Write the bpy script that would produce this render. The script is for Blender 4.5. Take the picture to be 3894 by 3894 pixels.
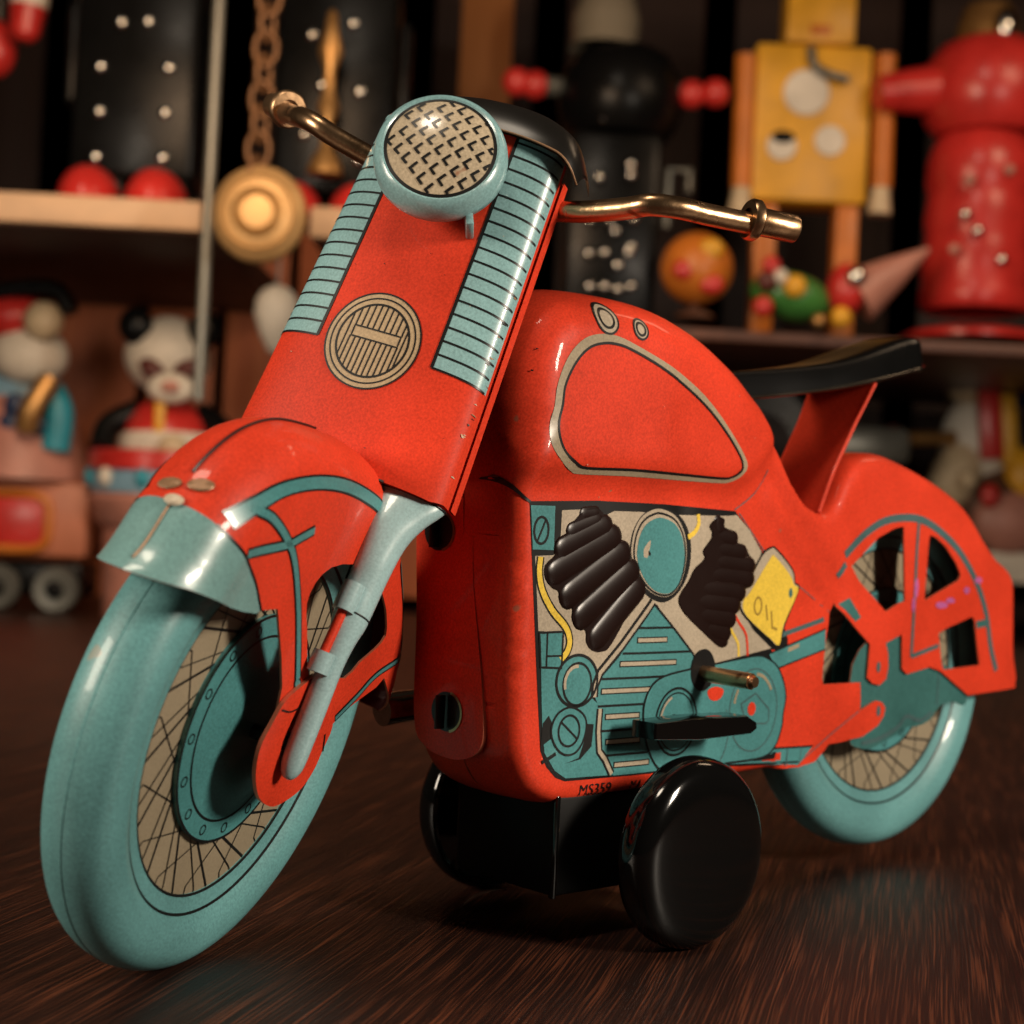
import bpy, bmesh, math, random
import numpy as np
from mathutils import Matrix, Vector, Euler
from mathutils.geometry import delaunay_2d_cdt

for o in list(bpy.data.objects): bpy.data.objects.remove(o, do_unlink=True)
scene = bpy.context.scene
C = scene.collection
U = 0.01                      # everything below is written in centimetres
random.seed(7); rng = np.random.default_rng(7)

# ------------------------------------------------------------------ camera
PITCH, ROLL, CAM_H, FOCAL = 0.0079, 0.0520, 5.4145, 1.5432
cam_d = bpy.data.cameras.new('camera'); cam = bpy.data.objects.new('camera', cam_d); C.objects.link(cam)
cam_d.sensor_width = 36; cam_d.lens = FOCAL*36
cam_d.clip_start = 0.01; cam_d.clip_end = 50
_fw = Vector((0, math.cos(PITCH), math.sin(PITCH))); _up0 = Vector((0, -math.sin(PITCH), math.cos(PITCH))); _rt0 = Vector((1, 0, 0))
_rt = _rt0*math.cos(ROLL)+_up0*math.sin(ROLL); _up = _up0*math.cos(ROLL)-_rt0*math.sin(ROLL)
M = Matrix((( _rt.x, _up.x, -_fw.x, 0), (_rt.y, _up.y, -_fw.y, 0), (_rt.z, _up.z, -_fw.z, CAM_H*U), (0, 0, 0, 1)))
cam.matrix_world = M
cam_d.dof.use_dof = True; cam_d.dof.focus_distance = 0.197; cam_d.dof.aperture_fstop = 28
cam_d.dof.aperture_blades = 0
scene.camera = cam

# ------------------------------------------------------------------ world and lamps
w = bpy.data.worlds.new('World'); scene.world = w; w.use_nodes = True
w.node_tree.nodes['Background'].inputs['Color'].default_value = (1.0, 0.72, 0.5, 1)
w.node_tree.nodes['Background'].inputs['Strength'].default_value = 0.012
def area(name, loc, target, size, power, col, size_y=None):
    d = bpy.data.lights.new(name, 'AREA'); d.energy = power; d.color = col; d.shape = 'RECTANGLE' if size_y else 'DISK'; d.size = size*U
    if size_y: d.size_y = size_y*U
    o = bpy.data.objects.new(name, d); C.objects.link(o)
    o.location = Vector(loc)*U
    o.rotation_euler = (Vector(target)-Vector(loc)).to_track_quat('-Z', 'Y').to_euler()
    return o
area('lamp_left', (-30, 3.0, 16), (0, 20, 5), 9, 1.0, (1.0, 0.85, 0.68), 11)
area('lamp_right', (29, 4.0, 16.5), (2, 22, 5), 4, 1.42, (1.0, 0.86, 0.70), 8)
area('ceiling_lamp', (-10, 2, 61), (0, 21, 4), 12, 1.0, (1.0, 0.84, 0.66))
area('shelf_fill', (-12, 40, 25), (-10, 88, 8), 14, 0.62, (1.0, 0.66, 0.40))  # added fill, out of view, to brighten the lower planks and left toys
area('shelf_fill_right', (34, 46, 42), (16, 84, 14), 16, 0.62, (1.0, 0.70, 0.45))  # weak added fill without a visible source, for the toys on the right

scene.view_settings.view_transform = 'Standard'; scene.view_settings.look = 'None'
scene.view_settings.exposure = 0.0; scene.view_settings.gamma = 1.0
scene.render.engine = 'CYCLES'

# ------------------------------------------------------------------ materials
MATS = {}
def mat(name, col, rough=0.35, metal=0.0, mottle=0.06, mscale=3200, bump=0.0, bscale=300, coat=0.0, spec=0.5, speck=None):
    if name in MATS: return MATS[name]
    m = bpy.data.materials.new(name); m.use_nodes = True; nt = m.node_tree; N = nt.nodes; L = nt.links
    b = N['Principled BSDF']; b.inputs['Roughness'].default_value = rough; b.inputs['Metallic'].default_value = metal
    b.inputs['Coat Weight'].default_value = coat; b.inputs['Coat Roughness'].default_value = 0.07
    b.inputs['Specular IOR Level'].default_value = spec
    tc = N.new('ShaderNodeTexCoord')
    nz = N.new('ShaderNodeTexNoise'); nz.inputs['Scale'].default_value = mscale; nz.inputs['Detail'].default_value = 3
    L.new(tc.outputs['Object'], nz.inputs['Vector'])
    nz2 = N.new('ShaderNodeTexNoise'); nz2.inputs['Scale'].default_value = 60; nz2.inputs['Detail'].default_value = 4
    L.new(tc.outputs['Object'], nz2.inputs['Vector'])
    ad = N.new('ShaderNodeMath'); ad.operation = 'ADD'; L.new(nz.outputs['Fac'], ad.inputs[0]); L.new(nz2.outputs['Fac'], ad.inputs[1])
    mr = N.new('ShaderNodeMapRange'); mr.inputs['From Min'].default_value = 0.6; mr.inputs['From Max'].default_value = 1.4
    mr.inputs['To Min'].default_value = 1-mottle*2; mr.inputs['To Max'].default_value = 1+mottle*2
    L.new(ad.outputs[0], mr.inputs['Value'])
    mx = N.new('ShaderNodeVectorMath'); mx.operation = 'SCALE'; mx.inputs[0].default_value = col[:3]
    L.new(mr.outputs[0], mx.inputs['Scale'])
    last = mx.outputs[0]
    if speck:
        vz = N.new('ShaderNodeTexNoise'); vz.inputs['Scale'].default_value = 170; vz.inputs['Detail'].default_value = 2
        L.new(tc.outputs['Object'], vz.inputs['Vector'])
        gt = N.new('ShaderNodeMapRange'); gt.inputs['From Min'].default_value = speck[1]; gt.inputs['From Max'].default_value = speck[1]+0.02
        L.new(vz.outputs['Fac'], gt.inputs['Value'])
        mm = N.new('ShaderNodeMix'); mm.data_type = 'RGBA'; mm.inputs['B'].default_value = (*speck[0], 1)
        L.new(gt.outputs[0], mm.inputs['Factor']); L.new(last, mm.inputs['A']); last = mm.outputs['Result']
    L.new(last, b.inputs['Base Color'])
    rr = N.new('ShaderNodeMapRange'); rr.inputs['From Min'].default_value = 0.3; rr.inputs['From Max'].default_value = 0.7
    rr.inputs['To Min'].default_value = max(0.02, rough-0.06); rr.inputs['To Max'].default_value = min(1, rough+0.06)
    L.new(nz2.outputs['Fac'], rr.inputs['Value']); L.new(rr.outputs[0], b.inputs['Roughness'])
    if bump:
        bn = N.new('ShaderNodeTexNoise'); bn.inputs['Scale'].default_value = bscale; bn.inputs['Detail'].default_value = 3
        L.new(tc.outputs['Object'], bn.inputs['Vector'])
        bp = N.new('ShaderNodeBump'); bp.inputs['Strength'].default_value = bump; bp.inputs['Distance'].default_value = 0.0004
        L.new(bn.outputs['Fac'], bp.inputs['Height']); L.new(bp.outputs[0], b.inputs['Normal'])
    MATS[name] = m
    return m
mat('red', (0.62, 0.044, 0.017), 0.48, coat=0.2, spec=0.16, mottle=0.18, speck=((0.35, 0.09, 0.05), 0.742))
mat('red_dark', (0.30, 0.018, 0.012), 0.4, mottle=0.04)
mat('tin_edge', (0.55, 0.16, 0.09), 0.35, metal=0.4)
mat('teal', (0.066, 0.23, 0.238), 0.34, coat=0.2, mottle=0.18)
mat('teal_dark', (0.04, 0.135, 0.13), 0.38, mottle=0.18)
mat('steel_teal', (0.24, 0.43, 0.445), 0.32, coat=0.35, mottle=0.16, speck=((0.2, 0.12, 0.07), 0.752))
mat('tyre_teal', (0.118, 0.30, 0.31), 0.42, coat=0.2, mottle=0.2, speck=((0.25, 0.30, 0.26), 0.74))
mat('print_gap_black', (0.008, 0.008, 0.008), 0.36, mottle=0.0)
mat('print_tan', (0.47, 0.35, 0.21), 0.36, mottle=0.16)
mat('print_grey', (0.40, 0.335, 0.25), 0.36, mottle=0.16)
mat('print_olive', (0.33, 0.27, 0.18), 0.36, mottle=0.16)
mat('print_yellow', (0.72, 0.50, 0.06), 0.36, mottle=0.16)
mat('print_slate', (0.06, 0.115, 0.12), 0.4, mottle=0.18)
mat('spoke_tan', (0.28, 0.23, 0.155), 0.4, mottle=0.1)
mat('lens_tan', (0.46, 0.375, 0.26), 0.25, coat=0.3, mottle=0.18, speck=((0.25, 0.10, 0.05), 0.775))
mat('gaiter', (0.012, 0.005, 0.004), 0.30, mottle=0.1, spec=0.35)
mat('solder', (0.55, 0.46, 0.34), 0.4, mottle=0.15)
mat('seat_black', (0.003, 0.003, 0.003), 0.32, mottle=0.0, spec=0.12)
mat('black_gloss', (0.003, 0.003, 0.003), 0.06, spec=0.45, mottle=0.0, speck=((0.05, 0.045, 0.035), 0.745))
mat('black_satin', (0.008, 0.007, 0.006), 0.33, mottle=0.1, speck=((0.10, 0.06, 0.035), 0.72))
mat('brass', (0.50, 0.31, 0.17), 0.30, metal=1.0, mottle=0.10, bump=0.25, bscale=500, speck=((0.20, 0.10, 0.05), 0.66))
mat('chrome', (0.62, 0.55, 0.46), 0.18, metal=1.0, mottle=0.16)
mat('bare_tin', (0.30, 0.17, 0.09), 0.5, metal=0.3, mottle=0.2)
mat('print_ochre', (0.30, 0.19, 0.03), 0.4, mottle=0.16)
mat('violet', (0.45, 0.10, 0.30), 0.5, mottle=0.3)
mat('bg_black', (0.004, 0.004, 0.004), 0.3, mottle=0.0, spec=0.15)
mat('bg_silver', (0.75, 0.72, 0.66), 0.15, metal=1.0, mottle=0.0)
mat('bg_red', (0.55, 0.03, 0.025), 0.3, mottle=0.16)
mat('bg_yellow', (0.72, 0.36, 0.02), 0.4, mottle=0.16)
mat('bg_orange', (0.58, 0.17, 0.02), 0.4, mottle=0.16)
mat('bg_white', (0.70, 0.64, 0.54), 0.5, mottle=0.16)
mat('bg_cream', (0.60, 0.47, 0.30), 0.5, mottle=0.16)
mat('bg_tan_board', (0.58, 0.38, 0.23), 0.55, mottle=0.1)
mat('bg_pink', (0.48, 0.21, 0.16), 0.45, mottle=0.16)
mat('bg_blue', (0.20, 0.36, 0.48), 0.4, mottle=0.16)
mat('bg_navy', (0.02, 0.035, 0.09), 0.4, mottle=0.16)
mat('bg_cyan', (0.03, 0.30, 0.40), 0.4, mottle=0.16)
mat('bg_gold', (0.50, 0.31, 0.13), 0.5, metal=0.5, mottle=0.12)
mat('bg_oldgold', (0.45, 0.24, 0.08), 0.35, metal=0.7, mottle=0.2)
mat('bg_green', (0.05, 0.20, 0.04), 0.3, mottle=0.1)
mat('bg_grey', (0.16, 0.16, 0.14), 0.35, metal=0.5, mottle=0.1)
mat('bg_brown', (0.09, 0.035, 0.018), 0.5, mottle=0.15)
mat('bg_glass', (0.22, 0.19, 0.14), 0.1, mottle=0.0, coat=1.0)
mat('bg_maroon', (0.10, 0.02, 0.015), 0.45, mottle=0.1)
mat('tip_teal', (0.165, 0.315, 0.31), 0.30, coat=0.3, mottle=0.16, speck=((0.2, 0.12, 0.07), 0.75))
mat('fork_steel', (0.33, 0.50, 0.52), 0.24, coat=0.5, mottle=0.12, speck=((0.12, 0.12, 0.10), 0.76))
mat('black_box', (0.004, 0.004, 0.004), 0.45, mottle=0.0, spec=0.12)
mat('bg_chain', (0.16, 0.075, 0.03), 0.5, metal=0.4, mottle=0.2)
mat('bg_rust', (0.50, 0.17, 0.09), 0.45, mottle=0.12)


def wood(name, c1, c2, rot, rough, along=6.0, across=900.0, bump=0.15, spec=0.5, warpk=0.0012, lo=0.5, hi=0.68):
    m = bpy.data.materials.new(name); m.use_nodes = True; nt = m.node_tree; N = nt.nodes; L = nt.links
    b = N['Principled BSDF']; b.inputs['Roughness'].default_value = rough; b.inputs['Specular IOR Level'].default_value = spec
    tc = N.new('ShaderNodeTexCoord'); mp = N.new('ShaderNodeMapping'); mp.inputs['Rotation'].default_value = (0, 0, rot)
    L.new(tc.outputs['Object'], mp.inputs['Vector'])
    warp = N.new('ShaderNodeTexNoise'); warp.inputs['Scale'].default_value = 25; warp.inputs['Detail'].default_value = 2; L.new(mp.outputs[0], warp.inputs['Vector'])
    wv = N.new('ShaderNodeVectorMath'); wv.operation = 'MULTIPLY_ADD'; wv.inputs[1].default_value = (warpk, 0.0, 0); L.new(warp.outputs['Color'], wv.inputs[0]); L.new(mp.outputs[0], wv.inputs[2])
    sc = N.new('ShaderNodeVectorMath'); sc.operation = 'MULTIPLY'; sc.inputs[1].default_value = (across, along*8, 1); L.new(wv.outputs[0], sc.inputs[0])
    n1 = N.new('ShaderNodeTexNoise'); n1.inputs['Scale'].default_value = 1; n1.inputs['Detail'].default_value = 3; L.new(sc.outputs[0], n1.inputs['Vector'])
    sc2 = N.new('ShaderNodeVectorMath'); sc2.operation = 'MULTIPLY'; sc2.inputs[1].default_value = (across*0.09, along*2.2, 1); L.new(wv.outputs[0], sc2.inputs[0])
    n2 = N.new('ShaderNodeTexNoise'); n2.inputs['Scale'].default_value = 1; n2.inputs['Detail'].default_value = 4; L.new(sc2.outputs[0], n2.inputs['Vector'])
    r1 = N.new('ShaderNodeMapRange'); r1.inputs['From Min'].default_value = lo; r1.inputs['From Max'].default_value = hi; L.new(n1.outputs['Fac'], r1.inputs['Value'])
    r2 = N.new('ShaderNodeMapRange'); r2.inputs['From Min'].default_value = 0.3; r2.inputs['From Max'].default_value = 0.7; L.new(n2.outputs['Fac'], r2.inputs['Value'])
    ml = N.new('ShaderNodeMath'); ml.operation = 'MULTIPLY'; L.new(r1.outputs[0], ml.inputs[0]); L.new(r2.outputs[0], ml.inputs[1])
    mm = N.new('ShaderNodeMix'); mm.data_type = 'RGBA'; mm.inputs['A'].default_value = (*c1, 1); mm.inputs['B'].default_value = (*c2, 1)
    L.new(ml.outputs[0], mm.inputs['Factor'])
    L.new(mm.outputs['Result'], b.inputs['Base Color'])
    bp = N.new('ShaderNodeBump'); bp.inputs['Strength'].default_value = bump; bp.inputs['Distance'].default_value = 0.0003
    L.new(n1.outputs['Fac'], bp.inputs['Height']); L.new(bp.outputs[0], b.inputs['Normal'])
    MATS[name] = m
    return m

# ------------------------------------------------------------------ mesh helpers
class MB:
    def __init__(s): s.v = []; s.f = []; s.m = []; s.n = 0; s.mats = []
    def slot(s, m):
        if m not in s.mats: s.mats.append(m)
        return s.mats.index(m)
    def add(s, verts, faces, m):
        k = s.slot(m); base = s.n
        verts = np.asarray(verts, float).reshape(-1, 3)
        s.v.append(verts); s.n += len(verts)
        for f in faces: s.f.append(tuple(int(i)+base for i in f)); s.m.append(k)
    def build(s, name, parent=None, smooth=True, angle=38, loc=None, fix=False):
        me = bpy.data.meshes.new(name)
        v = np.vstack(s.v)*U
        me.from_pydata(v.tolist(), [], s.f)
        for m in s.mats: me.materials.append(MATS[m])
        me.polygons.foreach_set('material_index', s.m)
        me.validate()
        if fix:
            bm = bmesh.new(); bm.from_mesh(me); bmesh.ops.recalc_face_normals(bm, faces=bm.faces); bm.to_mesh(me); bm.free()
        if smooth:
            me.polygons.foreach_set('use_smooth', [True]*len(me.polygons)); me.set_sharp_from_angle(angle=math.radians(angle))
        me.update()
        o = bpy.data.objects.new(name, me); C.objects.link(o)
        if parent: o.parent = parent
        if loc is not None: o.location = Vector(loc)*U
        return o
def empty(name, loc=(0, 0, 0), rz=0, parent=None):
    o = bpy.data.objects.new(name, None); C.objects.link(o); o.location = Vector(loc)*U; o.rotation_euler = (0, 0, rz); o.empty_display_size = 0.01
    if parent: o.parent = parent
    return o
def tag(o, label, cat, group=None, kind=None):
    if label: o['label'] = label
    if cat: o['category'] = cat
    if group: o['group'] = group
    if kind: o['kind'] = kind
    return o
I3 = np.eye(3)
def frame(axis, hint=(0, 0, 1)):
    a = np.array(axis, float); a /= np.linalg.norm(a); h = np.array(hint, float)
    if abs(a@h) > 0.95*np.linalg.norm(h): h = np.array((1., 0, 0))
    x = np.cross(h, a); x /= np.linalg.norm(x); y = np.cross(a, x)
    return np.array([x, y, a])
def lathe(mb, prof, m, org=(0, 0, 0), axis=(0, 0, 1), seg=64, hint=(0, 0, 1), sx=1.0, sy=1.0):
    """prof: (r, h) along axis"""
    F = frame(axis, hint); org = np.array(org, float); V = []; Fc = []; rows = []
    ms = m if isinstance(m, (list, tuple)) else None
    t = np.linspace(0, 2*np.pi, seg, endpoint=False)
    n = 0
    for r, h in prof:
        if r < 1e-6: V.append(org+h*F[2]); rows.append([n]); n += 1
        else:
            for a in t: V.append(org+F[0]*r*math.cos(a)*sx+F[1]*r*math.sin(a)*sy+h*F[2])
            rows.append(list(range(n, n+seg))); n += seg
    fl = []
    for i in range(len(rows)-1):
        A, B = rows[i], rows[i+1]; fs = []
        for k in range(seg):
            k2 = (k+1) % seg
            if len(A) == 1 and len(B) == 1: continue
            if len(A) == 1: fs.append((A[0], B[k2], B[k]))
            elif len(B) == 1: fs.append((A[k], A[k2], B[0]))
            else: fs.append((A[k], A[k2], B[k2], B[k]))
        fl.append(fs)
    if ms is None: mb.add(V, [f for fs in fl for f in fs], m)
    else:
        base = mb.n; mb.add(V, [], ms[0])
        for fs, mm in zip(fl, ms):
            k = mb.slot(mm)
            for f in fs: mb.f.append(tuple(i+base for i in f)); mb.m.append(k)
def catmull(pts, closed=False, sub=6):
    P = np.asarray(pts, float); n = len(P); out = []
    rngk = range(n if closed else n-1)
    for i in rngk:
        p0 = P[(i-1) % n] if (closed or i > 0) else 2*P[0]-P[1]; p1 = P[i]; p2 = P[(i+1) % n]
        p3 = P[(i+2) % n] if (closed or i+2 < n) else 2*P[-1]-P[-2]
        for k in range(sub):
            t = k/sub
            out.append(0.5*((2*p1)+(-p0+p2)*t+(2*p0-5*p1+4*p2-p3)*t*t+(-p0+3*p1-3*p2+p3)*t**3))
    if not closed: out.append(P[-1])
    return np.array(out)
def tube(mb, path, rad, m, seg=16, caps=True, flat=1.0, hint=(0, 0, 1)):
    P = np.asarray(path, float); n = len(P); R = np.broadcast_to(np.asarray(rad, float), (n,))
    V = []; Fc = []; prev = None
    for i in range(n):
        d = P[min(i+1, n-1)]-P[max(i-1, 0)]; d /= np.linalg.norm(d)
        if prev is None: F = frame(d, hint); x = F[0]
        else: x = prev-d*(prev@d); x /= np.linalg.norm(x)
        y = np.cross(d, x); prev = x
        for k in range(seg):
            a = 2*np.pi*k/seg; V.append(P[i]+R[i]*(x*math.cos(a)+y*math.sin(a)*flat))
    for i in range(n-1):
        for k in range(seg):
            k2 = (k+1) % seg; Fc.append((i*seg+k, i*seg+k2, (i+1)*seg+k2, (i+1)*seg+k))
    if caps: Fc.append(tuple(range(seg-1, -1, -1))); Fc.append(tuple((n-1)*seg+k for k in range(seg)))
    mb.add(V, Fc, m)
def box(mb, c, s, m, rot=None, bevel=0.0, seg=2):
    bm = bmesh.new(); bmesh.ops.create_cube(bm, size=1.0)
    bmesh.ops.scale(bm, vec=s, verts=bm.verts)
    if bevel: bmesh.ops.bevel(bm, geom=bm.edges[:], offset=bevel, segments=seg, profile=0.5, affect='EDGES')
    bm.verts.ensure_lookup_table()
    V = np.array([v.co[:] for v in bm.verts]); Fc = [[v.index for v in f.verts] for f in bm.faces]; bm.free()
    if rot is not None: V = V@np.array(rot).T
    mb.add(V+np.array(c), Fc, m)
def ellipsoid(mb, c, r, m, seg=24, rings=14, rot=None):
    V = [(0, 0, -1)]; Fc = []
    for i in range(1, rings):
        ph = -np.pi/2+np.pi*i/rings
        for k in range(seg): a = 2*np.pi*k/seg; V.append((math.cos(ph)*math.cos(a), math.cos(ph)*math.sin(a), math.sin(ph)))
    V.append((0, 0, 1)); last = len(V)-1
    for k in range(seg):
        k2 = (k+1) % seg; Fc.append((0, 1+k2, 1+k))
        for i in range(rings-2): Fc.append((1+i*seg+k, 1+i*seg+k2, 1+(i+1)*seg+k2, 1+(i+1)*seg+k))
        Fc.append((1+(rings-2)*seg+k, 1+(rings-2)*seg+k2, last))
    V = np.array(V)*np.array(r)
    if rot is not None: V = V@np.array(rot).T
    mb.add(V+np.array(c), Fc, m)
def rotz(a): c, s = math.cos(a), math.sin(a); return np.array([[c, -s, 0], [s, c, 0], [0, 0, 1.]])
def roty(a): c, s = math.cos(a), math.sin(a); return np.array([[c, 0, s], [0, 1, 0], [-s, 0, c]])
def rotx(a): c, s = math.cos(a), math.sin(a); return np.array([[1, 0, 0], [0, c, -s], [0, s, c]])

# ------------------------------------------------------------------ pressed-tin shells and printing on them
def resample(P, step, closed):
    P = np.asarray(P, float); Q = np.vstack([P, P[:1]]) if closed else P; out = []
    for a, b in zip(Q[:-1], Q[1:]):
        n = max(1, int(math.ceil(np.linalg.norm(b-a)/step)))
        for k in range(n): out.append(a+(b-a)*k/n)
    if not closed: out.append(Q[-1])
    return np.array(out)
def pdist(pts, line, closed=False):
    pts = np.atleast_2d(pts); L0 = np.asarray(line, float); L1 = np.roll(L0, -1, 0) if closed else L0[1:]; A = L0 if closed else L0[:-1]
    d = L1-A; dd = np.maximum((d*d).sum(1), 1e-12); best = np.full(len(pts), 1e9)
    for s in range(0, len(pts), 4000):
        p = pts[s:s+4000, None, :]; t = np.clip(((p-A)*d).sum(2)/dd, 0, 1)
        best[s:s+4000] = np.sqrt((((A+t[..., None]*d)-p)**2).sum(2)).min(1)
    return best
def inside(pts, poly):
    pts = np.atleast_2d(pts); x, y = pts[:, 0], pts[:, 1]; P = np.asarray(poly, float); r = np.zeros(len(pts), bool)
    j = len(P)-1
    for i in range(len(P)):
        xi, yi = P[i]; xj, yj = P[j]
        c = ((yi > y) != (yj > y)) & (x < (xj-xi)*(y-yi)/((yj-yi) if yj != yi else 1e-12)+xi); r ^= c; j = i
    return r
def triangulate(outline, holes=(), step=0.2, extra=None, bstep=None):
    bstep = bstep or step; loops = [resample(outline, bstep, True)]+[resample(h, bstep, True) for h in holes]
    pts = []; edges = []; n = 0
    for l in loops:
        k = len(l); pts += l.tolist(); edges += [(n+i, n+(i+1) % k) for i in range(k)]; n += k
    lo = loops[0].min(0); hi = loops[0].max(0)
    gx, gy = np.meshgrid(np.arange(lo[0], hi[0], step), np.arange(lo[1], hi[1], step)); gx = gx+(np.arange(gx.shape[0]) % 2)[:, None]*step*0.5
    g = np.stack([gx.ravel(), gy.ravel()], 1)
    def ok(q, m):
        if not len(q): return q
        k = inside(q, loops[0])
        for h in loops[1:]: k &= ~inside(q, h)
        q = q[k]
        if not len(q): return q
        d = np.minimum.reduce([pdist(q, l, True) for l in loops]); return q[d > m]
    g = ok(g, step*0.45)
    if extra is not None and len(extra):
        e = ok(np.asarray(extra), 0.004)
        if len(e):
            keep = np.ones(len(g), bool)
            for s in range(0, len(g), 2000): keep[s:s+2000] = np.sqrt(((g[s:s+2000, None]-e[None])**2).sum(2)).min(1) > step*0.35
            g = np.vstack([g[keep], e])
    pts += g.tolist()
    r = delaunay_2d_cdt([Vector(p) for p in pts], edges, [], 0, 1e-6)
    V = np.array([v[:] for v in r[0]]); T = np.array([f[:] for f in r[2]])
    c = V[T].mean(1); k = inside(c, loops[0])
    for h in loops[1:]: k &= ~inside(c, h)
    return V, T[k]
class Surf:
    """a sheet: (u,v) -> 3D through height h(u,v) and a placing function"""
    def __init__(s, h, place, out): s.h = h; s.place = place; s.out = np.array(out, float)
    def P(s, uv): uv = np.atleast_2d(uv); return s.place(uv[:, 0], uv[:, 1], s.h(uv))
    def N(s, uv, e=0.01):
        uv = np.atleast_2d(uv); du = s.P(uv+[e, 0])-s.P(uv-[e, 0]); dv = s.P(uv+[0, e])-s.P(uv-[0, e])
        n = np.cross(du, dv); n /= np.maximum(np.linalg.norm(n, axis=1, keepdims=True), 1e-12)
        return n*np.where((n@s.out) < 0, -1, 1)[:, None]
    def L(s, uv, lift): return s.P(uv)+s.N(uv)*lift
def shell(mb, surf, outline, holes, m, step=0.2, t=0.035, extra=None, m_in=None, bstep=None):
    V, T = triangulate(outline, holes, step, extra, bstep); P = surf.P(V)
    fn = np.cross(P[T[:, 1]]-P[T[:, 0]], P[T[:, 2]]-P[T[:, 0]])
    if (fn@surf.out).sum() < 0: T = T[:, ::-1]; fn = -fn
    vn = np.zeros_like(P)
    for k in range(3): np.add.at(vn, T[:, k], fn)
    vn /= np.maximum(np.linalg.norm(vn, axis=1, keepdims=True), 1e-12)
    mb.add(P, T, m)
    if t:
        e = {}
        for a, b, c in T:
            for x, y in ((a, b), (b, c), (c, a)): e[(x, y)] = 1
        bd = [(x, y) for (x, y) in e if (y, x) not in e]
        n = len(P); mb.add(P-vn*t, T[:, ::-1], m_in or m)
        b0 = mb.n; used = sorted({i for q in bd for i in q}); ix = {u: i for i, u in enumerate(used)}; k = len(used)
        mb.add(np.vstack([P[used], (P-vn*t)[used]]), [(ix[y], ix[x], ix[x]+k, ix[y]+k) for x, y in bd], 'tin_edge')
def fill(mb, surf, poly, m, lift=0.006, step=0.15, holes=()):
    V, T = triangulate(poly, holes, step); P = surf.L(V, lift)
    fn = np.cross(P[T[:, 1]]-P[T[:, 0]], P[T[:, 2]]-P[T[:, 0]])
    if (fn@surf.out).sum() < 0: T = T[:, ::-1]
    mb.add(P, T, m)
def stroke(mb, surf, path, wd, m, lift=0.01, closed=False, step=0.06):
    Q = resample(path, step, closed); n = len(Q)
    if closed: d = np.roll(Q, -1, 0)-np.roll(Q, 1, 0)
    else: d = np.vstack([Q[1]-Q[0], Q[2:]-Q[:-2], Q[-1]-Q[-2]]) if n > 2 else np.vstack([Q[1]-Q[0]]*2)
    nn = np.stack([-d[:, 1], d[:, 0]], 1); nn /= np.maximum(np.linalg.norm(nn, axis=1, keepdims=True), 1e-9)
    wd = np.broadcast_to(np.asarray(wd, float), (n,))[:, None]
    A = surf.L(Q+nn*wd/2, lift); B = surf.L(Q-nn*wd/2, lift)
    F = []
    for i in range(n if closed else n-1):
        j = (i+1) % n; F.append((i, j, n+j, n+i))
    P = np.vstack([A, B])
    a, b, c = P[F[0][0]], P[F[0][1]], P[F[0][2]]
    if np.cross(b-a, c-a)@surf.out < 0: F = [f[::-1] for f in F]
    mb.add(P, F, m)
def circ(cx, cy, r, n=48, ry=None, a0=0, a1=2*np.pi, end=False):
    t = np.linspace(a0, a1, n, endpoint=end); return np.stack([cx+r*np.cos(t), cy+(ry or r)*np.sin(t)], 1)
def text_poly(body, size, shear=0.0):
    cu = bpy.data.curves.new('lettering', 'FONT'); cu.body = body; cu.size = size; cu.shear = shear; cu.resolution_u = 3; cu.offset = 0.0
    o = bpy.data.objects.new('lettering', cu); C.objects.link(o); dg = bpy.context.evaluated_depsgraph_get()
    me = bpy.data.meshes.new_from_object(o.evaluated_get(dg))
    V = np.array([v.co[:2] for v in me.vertices]); F = [list(p.vertices) for p in me.polygons]
    bpy.data.objects.remove(o); bpy.data.curves.remove(cu); bpy.data.meshes.remove(me)
    return V, F
def lettering(mb, surf, body, size, org, ux, m, lift=0.012, shear=0.0, squeeze=1.0):
    V, F = text_poly(body, size, shear); V = V*[squeeze, 1]; ux = np.array(ux, float); ux /= np.linalg.norm(ux); 
    uv = np.array(org)+V[:, :1]*ux+V[:, 1:]*np.array([0, 1.0])
    P = surf.L(uv, lift)
    f = F[0]
    if np.cross(P[f[1]]-P[f[0]], P[f[2]]-P[f[0]])@surf.out < 0: F = [q[::-1] for q in F]
    mb.add(P, F, m)

# ================================================================== table
wood('table_wood', (0.011, 0.0042, 0.003), (0.125, 0.037, 0.016), math.radians(14.7), 0.42, along=5.0, across=3400.0, bump=0.4, spec=0.35, lo=0.49, hi=0.62)
mb = MB(); box(mb, (0, 60, -1.5), (260, 190, 3), 'table_wood', bevel=0.2)
tab = tag(mb.build('table'), 'dark brown grained wooden table top', None, kind='structure')

# ================================================================== toy motorcycle
BIKE = empty('toy_motorcycle', (6.3795, 26.8951, 0), math.radians(222.5096))
tag(BIKE, 'red and teal tin toy motorcycle standing on the dark wooden table', 'toy motorcycle')
RAKE, STEER = math.radians(27.8), math.radians(31.2)
AXLE = np.array([12.627, -0.249, 2.911])
_a = np.array([-math.sin(RAKE), 0, math.cos(RAKE)])
def _rot(axis, t, v): return v*math.cos(t)+np.cross(axis, v)*math.sin(t)+axis*(axis@v)*(1-math.cos(t))
SF = _rot(_a, STEER, np.array([math.cos(RAKE), 0, math.sin(RAKE)])); SL = _rot(_a, STEER, np.array([0, 1., 0])); SA = _a
def S(f, l, a): return AXLE+np.multiply.outer(np.asarray(f, float), SF)+np.multiply.outer(np.asarray(l, float), SL)+np.multiply.outer(np.asarray(a, float), SA)
def sstep(x): x = np.clip(x, 0, 1); return x*x*(3-2*x)

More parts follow.
